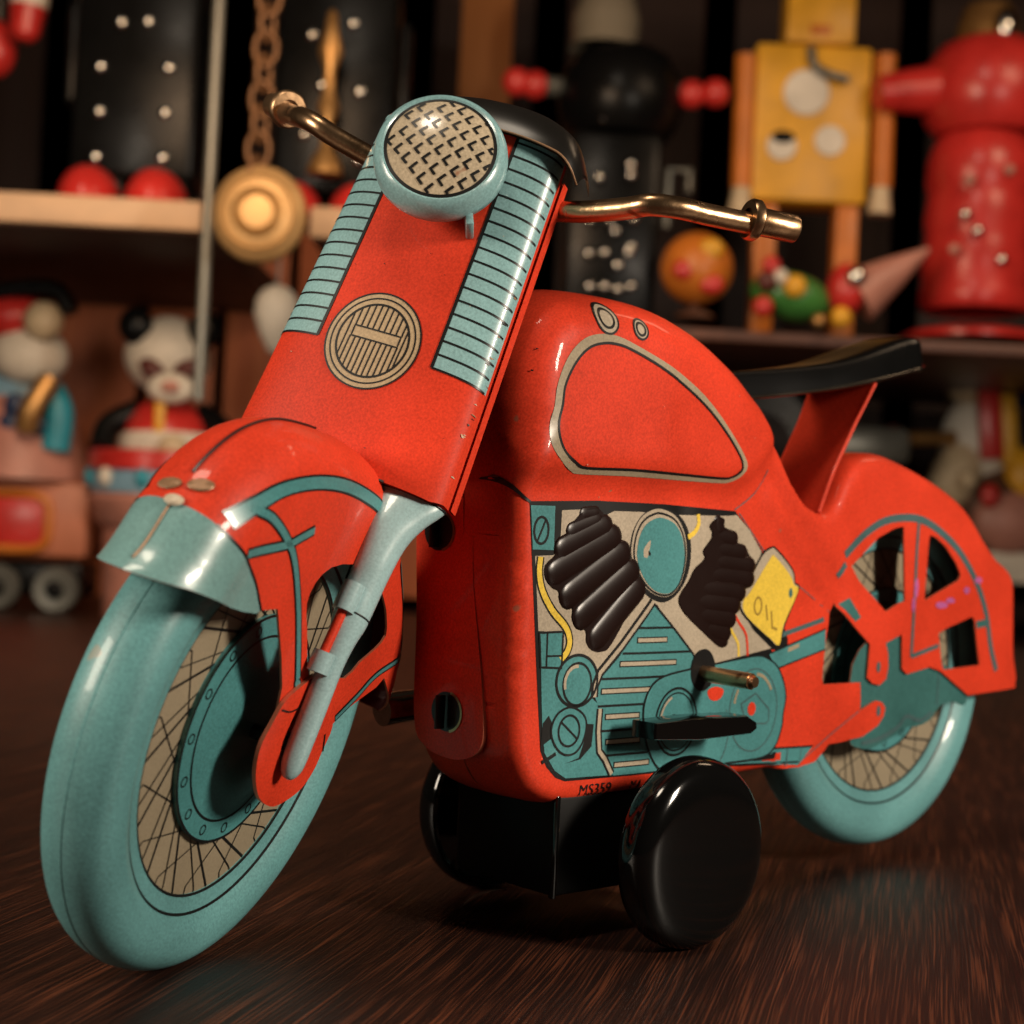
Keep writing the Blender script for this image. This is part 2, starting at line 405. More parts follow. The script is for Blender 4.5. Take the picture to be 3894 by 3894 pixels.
# ---- body: two pressed halves
TRACED = {'W1': [(1.831, 5.034), (1.502, 5.233), (1.102, 5.509), (0.653, 5.676), (0.389, 5.722), (0.248, 4.485), (0.511, 4.412), (0.782, 4.304), (1.204, 4.568), (1.595, 4.811)],
'W2': [(-0.399, 5.604), (-0.585, 5.573), (-0.901, 5.425), (-1.269, 5.134), (-1.417, 4.949), (-1.363, 4.853), (-0.35, 4.498), (-0.328, 4.562), (-0.379, 5.465)],
'W3': [(-1.841, 4.22), (-1.935, 4.172), (-2.014, 3.885), (-2.17, 3.364), (-1.025, 3.305), (-0.946, 3.428), (-0.816, 3.933), (-1.061, 4.025)],
'rear_arc': [(2.042, 5.204), (1.531, 5.53), (0.972, 5.78), (0.354, 5.868), (-0.198, 5.836), (-0.815, 5.628), (-1.391, 5.307), (-1.928, 4.823), (-2.302, 4.268), (-2.502, 3.686), (-2.725, 3.254)],
'rear_strut': [(-0.038, 5.802), (-0.02, 5.272), (-0.028, 4.633), (-0.02, 4.177), (-0.01, 3.557), (-0.818, 3.728)],
'rear_dash': [(2.013, 5.066), (2.203, 4.865)],
'rear_tick': [(-1.997, 4.076), (-2.335, 4.114)],
'teal_rect': [(2.114, 4.426), (1.848, 4.53), (1.475, 4.215), (1.631, 4.146)],
'trim_out': [(8.43, 7.918), (8.682, 7.836), (8.892, 7.665), (9.033, 7.448), (9.124, 7.193), (9.151, 6.923), (9.2, 6.68), (9.17, 6.44), (8.98, 6.25), (8.73, 6.13), (8.524, 6.109), (7.631, 6.134), (6.572, 6.141), (5.749, 6.151), (5.441, 6.176), (5.232, 6.276), (5.152, 6.42), (5.236, 6.566), (5.491, 6.799), (5.902, 7.114), (6.375, 7.39), (7.05, 7.659), (7.761, 7.863), (8.136, 7.935)],
'trim_in': [(8.357, 7.806), (8.579, 7.734), (8.76, 7.59), (8.904, 7.394), (8.999, 7.183), (9.023, 6.957), (9.07, 6.736), (9.04, 6.54), (8.92, 6.36), (8.7, 6.235), (8.466, 6.192), (7.637, 6.22), (6.579, 6.22), (5.755, 6.22), (5.485, 6.243), (5.296, 6.335), (5.274, 6.45), (5.397, 6.605), (5.73, 6.88), (6.131, 7.143), (6.594, 7.369), (7.223, 7.617), (7.823, 7.786), (8.128, 7.825)],
'e_grey': [(9.142, 5.033), (8.813, 5.052), (8.788, 5.115), (8.711, 5.264), (8.708, 5.631), (8.324, 5.659), (7.923, 5.591), (7.742, 5.663), (7.267, 5.673), (6.353, 5.667), (5.237, 5.7), (5.038, 5.72), (4.691, 5.506), (4.372, 5.203), (4.506, 4.815), (4.884, 4.43), (4.479, 4.045), (3.989, 3.77), (5.373, 3.589), (5.914, 3.582), (6.798, 4.432), (7.829, 3.48), (8.029, 3.699), (8.276, 3.768), (8.569, 3.71), (8.581, 4.068), (9.017, 4.082)],
'e_oval': [(6.807, 5.626), (6.528, 5.558), (6.348, 5.384), (6.273, 5.159), (6.291, 4.931), (6.385, 4.726), (6.559, 4.612), (6.777, 4.611), (6.999, 4.698), (7.175, 4.873), (7.281, 5.09), (7.258, 5.333), (7.157, 5.502), (7.001, 5.596)],
'e_oval_out': [(6.871, 5.746), (6.542, 5.715), (6.27, 5.568), (6.118, 5.322), (6.095, 5.049), (6.167, 4.796), (6.337, 4.591), (6.584, 4.466), (6.838, 4.477), (7.122, 4.609), (7.3, 4.826), (7.399, 5.087), (7.387, 5.351), (7.26, 5.575), (7.075, 5.704)],
'e_conewhite': [(6.891, 4.466), (7.096, 4.255), (7.482, 3.863), (7.863, 3.524), (7.943, 3.354), (7.947, 3.204)],
'e_conewhite2': [(7.828, 3.049), (7.837, 2.747), (7.802, 2.487), (7.685, 2.372), (7.545, 2.167)],
'e_oilcan': [(4.368, 5.154), (4.144, 5.269), (3.992, 5.248), (3.527, 4.95), (3.464, 4.752), (3.345, 4.666), (3.674, 4.133), (3.819, 3.803), (4.088, 3.918), (4.442, 4.093), (4.792, 4.311), (4.85, 4.502), (4.667, 4.765)],
'e_oilyel': [(4.151, 5.111), (4.025, 5.137), (3.609, 4.874), (3.484, 4.727), (3.364, 4.628), (3.715, 4.109), (3.798, 3.815), (4.045, 3.918), (4.444, 4.117), (4.751, 4.311), (4.786, 4.478), (4.613, 4.622)],
'e_redtri': [(5.554, 3.199), (5.383, 3.251), (5.181, 3.208), (5.193, 3.114), (5.326, 3.05), (5.486, 3.08)],
'e_triline': [(4.716, 2.974), (4.355, 3.114), (3.994, 2.867), (3.979, 2.695), (4.061, 2.651), (4.567, 2.68)],
'e_gait1': [(8.323, 5.638), (8.519, 5.46), (8.536, 5.291), (8.783, 5.241), (8.785, 5.073), (8.962, 4.923), (8.95, 4.757), (8.812, 4.634), (8.707, 4.593), (8.654, 4.467), (8.441, 4.384), (8.428, 4.215), (8.179, 4.086), (8.153, 3.937), (8.039, 3.828), (7.853, 3.804), (7.674, 3.909), (7.216, 4.564), (7.163, 4.718), (7.37, 4.913), (7.445, 5.064), (7.643, 5.168), (7.668, 5.298), (7.912, 5.441), (7.972, 5.632), (8.145, 5.688)],
'e_gait2': [(5.512, 5.666), (5.696, 5.543), (5.607, 5.406), (5.821, 5.192), (5.773, 5.078), (5.99, 4.936), (6.126, 4.751), (6.264, 4.614), (6.327, 4.477), (6.163, 4.295), (5.682, 4.015), (5.314, 3.822), (5.136, 3.842), (5.13, 4.006), (5.111, 4.242), (4.909, 4.715), (4.591, 4.838), (4.548, 5.054), (4.701, 5.147), (4.794, 5.264), (5.004, 5.33), (5.056, 5.471), (5.342, 5.532), (5.352, 5.648)],
'e_wire1': [(9.047, 5.025), (9.055, 4.818), (8.982, 4.59), (8.79, 4.341), (8.541, 4.131), (8.455, 3.961), (8.488, 3.814), (8.599, 3.71)],
'e_wire2': [(5.971, 5.694), (5.948, 5.557), (6.033, 5.439), (6.178, 5.366)],
'e_wire3': [(5.148, 4.207), (5.012, 4.028), (4.855, 3.86), (4.818, 3.669)],
'e_wire4': [(5.061, 4.36), (4.862, 4.169), (4.66, 3.976), (4.592, 3.675)]}
def tr(k): return np.array(TRACED[k])
def width_at(x): return np.clip(1.0-0.4*(7-x)/5.5, 0.6, 1.0)
tank_top = [(9.72, 6.9), (9.70, 7.5), (9.5, 8.05), (9.15, 8.38), (8.75, 8.52), (8.35, 8.57), (7.6, 8.58), (6.9, 8.52), (6.15, 8.34), (5.55, 8.10), (5.0, 7.82), (4.58, 7.50), (4.22, 7.13), (3.9, 6.76), (3.62, 6.42), (3.25, 6.10), (2.95, 5.95), (2.6, 5.9), (2.35, 6.08), (2.1, 6.45), (1.8, 6.74), (1.39, 6.87), (0.94, 6.90), (0.5, 6.83), (-0.2, 6.67), (-0.97, 6.44), (-1.56, 6.19), (-1.95, 5.92), (-2.32, 5.61), (-2.74, 5.31), (-3.15, 5.12), (-3.38, 4.86), (-3.46, 4.3), (-3.52, 3.5), (-3.62, 3.12), (-3.60, 2.99)]
cut_edge = [(-3.45, 2.93), (-3.03, 2.90), (-2.30, 2.866), (-1.84, 2.843), (-1.695, 2.917), (-0.94, 3.285), (-0.6, 3.367), (0.078, 3.263), (0.233, 3.35), (0.284, 3.93), (0.74, 3.79), (0.66, 3.62), (0.63, 3.4), (0.68, 3.2), (0.85, 3.1), (1.07, 3.14), (1.215, 3.232), (1.183, 3.779), (2.26, 4.45), (2.42, 4.125), (2.488, 3.82), (2.531, 3.276), (2.49, 3.172), (1.40, 3.16), (1.37, 2.919), (1.362, 2.708), (0.95, 2.85), (0.77, 2.82), (0.664, 2.73), (0.69, 2.60), (0.853, 2.44), (1.266, 2.281), (1.893, 2.231), (2.244, 2.22), (2.392, 2.11), (2.628, 1.974), (3.082, 1.924), (3.30, 1.93), (3.57, 1.93)]
bottom = [(3.64, 1.90), (4.4, 1.88), (5.5, 1.85), (6.4, 1.82), (7.3, 1.79), (8.0, 1.76), (8.4, 1.77), (8.75, 1.85), (9.05, 2.02), (9.25, 2.28), (9.36, 2.6), (9.42, 3.2), (9.45, 4.2), (9.47, 5.2), (9.52, 5.8), (9.62, 6.3)]
rt_ = catmull(tank_top, False, 4); rb_ = catmull(bottom, False, 4)
OUT = np.vstack([rt_, np.array(cut_edge), rb_])
RIDGE = np.vstack([rb_, rt_])
tank_poly = catmull([(9.75, 6.15), (9.45, 5.86), (9.0, 5.85), (7.0, 5.90), (5.6, 5.92), (4.9, 6.02), (4.4, 6.35), (4.1, 6.9), (4.6, 7.9), (6, 8.7), (8, 9), (9.9, 8.8), (10.1, 7)], True, 5)
def h_body(uv):
    x, z = uv[:, 0], uv[:, 1]
    d = pdist(uv, RIDGE); wd = width_at(x)
    tk = sstep((z-5.9)/0.9)*sstep((x-3.8)/1.2)
    rr = 0.28+0.42*tk+0.12*sstep((2.2-x)/0.5)*sstep((z-3)/1); n = 3.2-0.9*tk
    q = np.clip(1-d/rr, 0, 1)
    e = (1-q**n)**(1/n)
    ins = inside(uv, tank_poly); td = np.where(ins, pdist(uv, tank_poly, True), 0)
    bulge = 0.24*sstep(td/0.45)
    # shallow pressed crease along the rear down-tube
    cr = 0.05*np.exp(-((pdist(uv, [(4.2, 6.0), (2.35, 4.55)])-0.25)/0.12)**2)
    return (wd+bulge)*e-cr*(e > 0.99)
def offs(ds):
    P = resample(RIDGE, 0.09, False); t = np.gradient(P, axis=0); n = np.stack([-t[:, 1], t[:, 0]], 1); n /= np.linalg.norm(n, axis=1, keepdims=True)
    out = []
    for d in ds:
        for s in (1, -1):
            q = P[::(1 if d < .1 else 2)]+s*d*n[::(1 if d < .1 else 2)]; out.append(q[np.abs(pdist(q, RIDGE)-d) < d*0.04+1e-4])
    return np.vstack(out)
W1, W2, W3 = catmull(tr('W1'), True, 1), tr('W2'), tr('W3')
EXT = offs([0.012, 0.035, 0.07, 0.12, 0.2, 0.3, 0.45, 0.62])
SIDE = {}
for sgn in (1, -1):
    sf = Surf(h_body, (lambda x, z, h, s=sgn: np.stack([x, s*h, z], 1)), (0, sgn, 0)); SIDE[sgn] = sf
    mb = MB()
    shell(mb, sf, OUT, [W1, W2, W3], 'red', step=0.14, t=0.035, extra=EXT, m_in='red_dark', bstep=0.1)
    # trim ring on the tank
    to = catmull(tr('trim_out'), True, 4); ti = catmull(tr('trim_in'), True, 4)
    fill(mb, sf, to, 'print_olive', 0.006, 0.09, holes=[ti])
    stroke(mb, sf, ti, 0.035, 'print_gap_black', 0.010, True)
    for c_, r_ in (((8.256, 8.145), 0.205), ((7.63, 8.076), 0.135)):
        fill(mb, sf, circ(*c_, r_, 28), 'print_grey', 0.006, 0.06); stroke(mb, sf, circ(*c_, r_, 28), 0.03, 'print_gap_black', 0.009, True, 0.03)
        stroke(mb, sf, circ(*c_, r_*0.62, 24), 0.035, 'print_gap_black', 0.009, True, 0.03)
    # seam lines
    stroke(mb, sf, catmull([(9.56, 6.03), (9.50, 5.94), (9.37, 5.78), (9.27, 5.71)], False, 6), 0.035, 'print_gap_black', 0.008)
    stroke(mb, sf, catmull([(5.1, 5.79), (4.74, 5.98), (4.42, 6.2), (4.30, 6.42)], False, 6), 0.018, 'print_slate', 0.008)
    stroke(mb, sf, [(4.98, 5.75), (4.0, 4.98), (2.35, 4.3)], 0.016, 'print_slate', 0.008)
    # rear mudguard trim
    stroke(mb, sf, catmull(tr('rear_arc'), False, 6), np.concatenate([np.linspace(0.13, 0.13, 1)]), 'print_slate', 0.007)
    stroke(mb, sf, tr('rear_strut')[:5], 0.075, 'print_slate', 0.009); stroke(mb, sf, tr('rear_strut')[4:], 0.075, 'print_slate', 0.0085)
    stroke(mb, sf, tr('rear_dash'), 0.11, 'print_slate', 0.008); stroke(mb, sf, tr('rear_tick'), 0.13, 'teal_dark', 0.006)
    fill(mb, sf, tr('teal_rect'), 'teal_dark', 0.006)
    for q_ in ((-0.85, 4.42, .19, .06), (-1.12, 4.50, .14, .05), (-1.62, 4.68, .09, .06), (-1.98, 4.86, .12, .06), (-0.06, 4.70, .06, .17), (0.0, 4.42, .05, .13)):
        if sgn > 0: fill(mb, sf, circ(q_[0], q_[1], q_[2], 14, q_[3]), 'violet', 0.011, 0.1)
    for (cx, cz) in ((0.92, 3.40), (0.86, 2.68)): fill(mb, sf, circ(cx, cz, 0.055, 14, 0.09), 'print_slate', 0.008, 0.1)
    stroke(mb, sf, [(3.1, 1.98), (2.2, 2.38), (1.4, 2.7)], 0.018, 'print_slate', 0.008)
    # ---- printed engine
    win = np.array([(9.28, 5.72), (8.06, 5.785), (6.77, 5.80), (5.08, 5.775), (4.82, 5.60), (4.37, 5.24), (3.55, 3.9), (3.5, 2.6), (3.75, 2.1), (6.46, 2.115), (8.40, 2.13), (8.58, 2.19), (8.75, 2.34), (8.87, 2.55), (9.02, 3.64)])
    E = lambda k: tr('e_'+k)
    fill(mb, sf, win, 'print_gap_black', 0.005, 0.3)
    # lower rear red panel behind the chain case
    fill(mb, sf, [(3.98, 3.75), (2.6, 3.60), (2.55, 2.24), (3.85, 2.26), (3.70, 2.45), (3.62, 2.75), (3.55, 3.02), (3.62, 3.25)], 'red', 0.008, 0.3)
    fill(mb, sf, [(3.34, 4.68), (3.70, 4.05), (2.9, 4.17), (2.6, 4.5)], 'red', 0.0075, 0.3)
    G_ = E('grey'); fill(mb, sf, G_, 'print_grey', 0.008, 0.3)
    fill(mb, sf, [(9.26, 5.67), (8.835, 5.68), (8.82, 5.115), (9.19, 5.115)], 'teal', 0.010, 0.3)
    stroke(mb, sf, circ(9.06, 5.36, 0.125, 26, 0.17), 0.035, 'print_gap_black', 0.014, True, 0.03); stroke(mb, sf, [(8.99, 5.5), (9.12, 5.22)], 0.03, 'print_gap_black', 0.014)
    # low engine mass
    fill(mb, sf, [(8.94, 3.62), (8.59, 3.63), (8.0, 3.2), (7.85, 3.1), (7.82, 2.5), (7.51, 2.155), (8.40, 2.17), (8.60, 2.28), (8.80, 2.52), (8.86, 2.8), (8.90, 3.2)], 'teal', 0.011, 0.3)
    fill(mb, sf, [(8.60, 2.75), (8.88, 2.60), (8.86, 2.9), (8.76, 3.0)], 'print_gap_black', 0.0125, 0.3)
    fill(mb, sf, [(8.18, 2.42), (8.44, 2.36), (8.15, 2.40), (7.95, 2.56), (7.93, 2.85), (8.07, 2.86), (8.10, 2.62)], 'print_gap_black', 0.0125, 0.3)
    stroke(mb, sf, [(8.84, 2.40), (8.60, 2.50)], 0.05, 'print_gap_black', 0.0135)
    fill(mb, sf, [(9.0, 4.06), (8.58, 4.07), (8.577, 3.6), (8.95, 3.62)], 'teal', 0.012, 0.3)
    stroke(mb, sf, [(9.0, 4.06), (8.58, 4.07), (8.577, 3.6), (8.95, 3.62)], 0.03, 'print_gap_black', 0.015, True)
    stroke(mb, sf, [(8.86, 4.06), (8.85, 3.62)], 0.03, 'print_gap_black', 0.015); stroke(mb, sf, [(8.85, 3.76), (8.578, 3.76)], 0.025, 'print_gap_black', 0.015)
    # wires
    for k, wd_, mm in (('wire1', 0.085, 'print_yellow'), ('wire2', 0.075, 'print_yellow'), ('wire3', 0.05, 'print_yellow'), ('wire4', 0.05, 'red')):
        p_ = catmull(E(k), False, 6)
        if k == 'wire1': stroke(mb, sf, p_, wd_+0.05, 'print_gap_black', 0.010)
        stroke(mb, sf, p_, wd_, mm, 0.013)
    # round covers
    for (cx, cz, rx, rz, lw) in ((8.285, 3.43, 0.375, 0.335, 0.04), (8.277, 3.385, 0.255, 0.275, 0.035)):
        fill(mb, sf, circ(cx, cz, rx, 40, rz), 'teal', 0.014+0.002*(rx < .3), 0.3); stroke(mb, sf, circ(cx, cz, rx, 40, rz), lw, 'print_gap_black', 0.018, True, 0.04)
    stroke(mb, sf, circ(8.277, 3.385, 0.24, 16, 0.26, math.radians(100), math.radians(-10)+np.pi/2*0), 0.035, 'print_grey', 0.019) if False else None
    stroke(mb, sf, circ(8.29, 3.40, 0.215, 14, 0.22, math.radians(-20), math.radians(95), True)*[1, 1], 0.045, 'print_grey', 0.019, False, 0.04)
    fill(mb, sf, catmull([(8.71, 2.8), (8.62, 3.0), (8.41, 3.09), (8.2, 3.03), (8.08, 2.9), (8.1, 2.68), (8.24, 2.5), (8.45, 2.48), (8.62, 2.6)], True, 5), 'teal', 0.0165, 0.3)
    stroke(mb, sf, catmull([(8.71, 2.8), (8.62, 3.0), (8.41, 3.09), (8.2, 3.03), (8.08, 2.9), (8.1, 2.68), (8.24, 2.5), (8.45, 2.48), (8.62, 2.6)], True, 5), 0.03, 'print_gap_black', 0.020, True)
    stroke(mb, sf, circ(8.388, 2.785, 0.19, 36, 0.2), 0.032, 'print_gap_black', 0.021, True, 0.03); stroke(mb, sf, [(8.53, 2.90), (8.24, 2.68)], 0.03, 'print_gap_black', 0.021)
    # ribbed cone
    cone = [(6.87, 4.43), (6.40, 4.09), (5.925, 3.72), (5.83, 3.45), (6.1, 3.2), (6.4, 2.4), (6.464, 2.144), (7.51, 2.145), (7.66, 2.42), (7.79, 2.49), (7.87, 3.1), (7.93, 3.2), (7.83, 3.46), (7.53, 3.71), (7.15, 4.12)]
    fill(mb, sf, cone, 'teal', 0.013, 0.3)
    stroke(mb, sf, E('conewhite')+[0.09, 0.03], 0.26, 'print_grey', 0.0105); stroke(mb, sf, E('conewhite'), 0.14, 'print_gap_black', 0.0145)
    stroke(mb, sf, E('conewhite')+[-0.005, 0.0], 0.06, 'print_grey', 0.0165); stroke(mb, sf, E('conewhite2'), 0.12, 'print_gap_black', 0.0165); stroke(mb, sf, E('conewhite2'), 0.06, 'print_grey', 0.0185)
    stroke(mb, sf, [(6.87, 4.44), (6.40, 4.10), (5.925, 3.73), (5.80, 3.5)], 0.035, 'print_gap_black', 0.0165)
    for z_, xa, xb in ((4.11, 7.15, 6.43), (3.77, 7.45, 5.99), (3.44, 7.83, 6.55), (3.08, 7.87, 6.97), (2.75, 7.82, 6.96), (2.42, 7.66, 6.84)):
        stroke(mb, sf, [(xa, z_), (xb, z_)], 0.032, 'print_gap_black', 0.0168)
    for z_, xa, xb in ((3.945, 7.18, 6.53), (3.63, 7.50, 6.30), (3.275, 7.83, 6.86), (2.935, 7.73, 7.05), (2.60, 7.70, 7.02), (2.285, 7.52, 6.80)):
        stroke(mb, sf, [(xa, z_), (xb, z_)], 0.085, 'print_gap_black', 0.017); stroke(mb, sf, [(xa-0.02, z_), (xb+0.02, z_)], 0.052, 'print_grey', 0.019)
    # oval cap
    fill(mb, sf, catmull(E('oval_out'), True, 4), 'print_gap_black', 0.012, 0.3)
    oo = catmull(E('oval'), True, 4); c0 = oo.mean(0)
    fill(mb, sf, c0+(oo-c0)*1.17+[0.01, 0.02], 'print_grey', 0.014, 0.3); stroke(mb, sf, c0+(oo-c0)*1.09, 0.03, 'print_gap_black', 0.0165, True)
    fill(mb, sf, c0+(oo-c0)*1.01-[0.02, 0.02], 'teal', 0.0175, 0.3)
    # chain case
    case = catmull([(5.9, 3.53), (5.33, 3.585), (4.85, 3.63), (4.32, 3.67), (4.02, 3.60), (3.79, 3.47), (3.62, 3.24), (3.55, 3.02), (3.60, 2.78), (3.62, 2.58), (3.78, 2.29), (4.1, 2.15), (4.93, 2.13), (5.41, 2.125), (6.3, 2.13), (6.60, 2.18), (6.85, 2.47), (6.968, 2.81), (6.972, 3.08), (6.85, 3.30), (6.57, 3.44)], True, 4)
    fill(mb, sf, case, 'teal', 0.020, 0.3); stroke(mb, sf, case, 0.03, 'print_gap_black', 0.0225, True)
    for r_, lw in ((0.465, 0.035), (0.40, 0.02)): stroke(mb, sf, circ(6.245, 2.80, r_, 48), lw, 'print_gap_black', 0.024, True)
    stroke(mb, sf, circ(6.245, 2.80, 0.36, 16, None, math.radians(-5), math.radians(70), True), 0.035, 'print_grey', 0.0245)
    stroke(mb, sf, circ(4.39, 2.87, 0.605, 56), 0.022, 'print_slate', 0.024, True)
    stroke(mb, sf, circ(4.39, 2.90, 0.50, 16, None, math.radians(95), math.radians(150), True), 0.05, 'print_olive', 0.0245); stroke(mb, sf, circ(4.39, 2.90, 0.50, 16, None, math.radians(10), math.radians(35), True), 0.05, 'print_olive', 0.0245)
    stroke(mb, sf, circ(5.62, 2.6, 0.62, 20, None, math.radians(150), math.radians(235), True), 0.02, 'print_slate', 0.0235)
    stroke(mb, sf, E('triline'), 0.025, 'print_slate', 0.0245, True)
    fill(mb, sf, catmull(E('redtri'), True, 4), 'red', 0.0245, 0.3); fill(mb, sf, circ(4.44, 2.889, 0.10, 20), 'red', 0.0245, 0.3)
    # swing arm and chain run
    fill(mb, sf, [(4.05, 3.69), (2.52, 4.04), (2.52, 3.72), (3.83, 3.46)], 'teal', 0.0155, 0.3); stroke(mb, sf, [(4.05, 3.69), (2.52, 4.04)], 0.025, 'print_gap_black', 0.0175); stroke(mb, sf, [(2.52, 3.72), (3.83, 3.46)], 0.025, 'print_gap_black', 0.0175)
    stroke(mb, sf, [(3.75, 3.965), (2.58, 4.19)], 0.075, 'print_slate', 0.0165)
    fill(mb, sf, [(3.55, 3.70), (3.25, 3.77), (3.25, 3.83), (3.55, 3.77)], 'print_olive', 0.0185, 0.3)
    fill(mb, sf, [(3.80, 2.262), (2.72, 2.225), (3.05, 2.0), (3.12, 1.96), (3.5, 2.0), (4.4, 2.06), (5.0, 2.10), (5.0, 2.3)], 'teal', 0.0135, 0.3)
    stroke(mb, sf, [(3.80, 2.262), (2.72, 2.225)], 0.028, 'print_gap_black', 0.0165); stroke(mb, sf, [(5.0, 2.10), (3.55, 2.03), (3.1, 2.01)], 0.028, 'print_gap_black', 0.0165)
    for x_ in (3.42, 3.05): stroke(mb, sf, [(x_, 2.25), (x_+0.02, 1.96)], 0.02, 'print_slate', 0.0165)
    # oil can
    oc = catmull(E('oilcan'), True, 3); fill(mb, sf, oc, 'print_grey', 0.019, 0.3); stroke(mb, sf, oc, 0.03, 'print_gap_black', 0.0215, True)
    fill(mb, sf, catmull(E('oilyel'), True, 3), 'print_yellow', 0.0225, 0.3)
    fill(mb, sf, circ(3.565, 4.60, 0.05, 14, 0.075), 'teal_dark', 0.0245, 0.3)
    if sgn > 0:
        stroke(mb, sf, circ(4.41, 4.405, 0.092, 20, 0.125), 0.038, 'print_ochre', 0.0250, True, 0.03)
        stroke(mb, sf, [(4.205, 4.42), (4.15, 4.19)], 0.04, 'print_ochre', 0.0250); stroke(mb, sf, [(4.06, 4.33), (4.015, 4.08), (3.88, 4.05)], 0.04, 'print_ochre', 0.0250)
        lettering(mb, sf, 'MS359', 0.20, (8.14, 1.925), (-1, 0.0), 'print_gap_black', 0.011, 0.06, 1.12); lettering(mb, sf, 'MA', 0.185, (7.15, 1.925), (-1, 0.0), 'print_gap_black', 0.011, 0.0, 0.9)
    mb.build('body_half', BIKE, angle=50)

# ---- embossed cylinder barrels on both sides
def capsule_row(rows, name, sgn, sil=None):
    mb = MB()
    for (x0, z0, x1, z1, r) in rows:
        y0 = sgn*(float(width_at((x0+x1)/2))+0.0); a = np.array([x0, y0, z0]); b = np.array([x1, y0, z1])
        n = 14; L_ = np.linalg.norm(b-a); d = (b-a)/max(L_, 1e-6); T_ = np.linspace(-1, 1, n); path = []; rad = []
        for t in np.linspace(-np.pi/2, np.pi/2, n):
            path.append((a+b)/2+d*(math.sin(t)*(L_/2+r))); s = abs(math.sin(t)*(L_/2+r)); e = max(0, s-L_/2)/r; rad.append(max(0.004, r*math.sqrt(max(0, 1-e*e))))
        path = np.array(path); rad = np.array(rad)
        # flattened in y
        V = []; seg = 18; up = np.cross(d, [0, 1, 0])
        for p_, r_ in zip(path, rad):
            for k in range(seg):
                t = 2*np.pi*k/seg; V.append(p_+up*math.cos(t)*r_+np.array([0, 1, 0])*math.sin(t)*r_*0.30*(1 if sgn > 0 else -1))
        F = [(i*seg+k, i*seg+(k+1) % seg, (i+1)*seg+(k+1) % seg, (i+1)*seg+k) for i in range(n-1) for k in range(seg)]
        mb.add(V, F, 'gaiter')
    if sil is not None: fill(mb, SIDE[sgn], sil, 'gaiter', 0.0255, 0.3)
    return mb.build(name, BIKE, fix=False)
barrel1 = [(8.30, 5.60, 8.10, 5.62, 0.10), (8.50, 5.37, 8.06, 5.52, 0.13), (8.66, 5.14, 7.92, 5.45, 0.17), (8.78, 4.83, 7.76, 5.31, 0.19), (8.51, 4.54, 7.57, 5.10, 0.195), (8.25, 4.27, 7.38, 4.86, 0.195), (7.95, 3.99, 7.24, 4.63, 0.19)]
barrel2 = [(5.50, 5.60, 5.46, 5.52, 0.11), (5.58, 5.42, 5.12, 5.38, 0.115), (5.74, 5.24, 4.90, 5.19, 0.12), (5.88, 5.07, 4.70, 4.99, 0.13), (6.02, 4.88, 4.72, 4.80, 0.135), (6.16, 4.68, 4.92, 4.60, 0.14), (6.22, 4.50, 5.04, 4.42, 0.14), (5.98, 4.30, 5.12, 4.22, 0.145), (5.60, 4.08, 5.20, 4.02, 0.14), (5.38, 3.95, 5.24, 3.92, 0.11)]
for sgn in (1, -1):
    capsule_row(barrel1, 'cylinder_barrel', sgn, catmull(tr('e_gait1'), True, 3)); capsule_row(barrel2, 'cylinder_barrel', sgn, catmull(tr('e_gait2'), True, 3))

# ---- front strap of the body with its tabs
mb = MB()
strap = Surf(lambda uv: 9.475-0.012*np.clip(5.6-uv[:, 1], 0, 4), lambda y, z, h: np.stack([h, y, z], 1), (1, 0, 0))
so = catmull([(-0.92, 5.9), (-0.90, 4), (-0.86, 2.75), (-0.6, 2.42), (-0.1, 2.33), (0.30, 2.40), (0.50, 2.58), (0.52, 2.9), (0.42, 3.6), (0.22, 4.6), (0.02, 5.9)], True, 5)
shell(mb, strap, so, [], 'red', 0.2, 0.06, m_in='red_dark')
mb.build('front_strap', BIKE)
for zc in (2.93, 5.28):
    mb = MB(); fill(mb, strap, circ(-0.20-0.30*(zc > 4), zc, 0.30, 30, 0.26), 'print_gap_black', 0.01, 0.3)
    box(mb, (9.56, -0.20-0.30*(zc > 4), zc), (0.16, 0.03, 0.44), 'black_satin', bevel=0.01)
    stroke(mb, strap, circ(-0.20-0.30*(zc > 4), zc, 0.30, 20, 0.26, math.radians(-75), math.radians(75), True), 0.035, 'brass', 0.014)
    mb.build('tin_tab', BIKE)

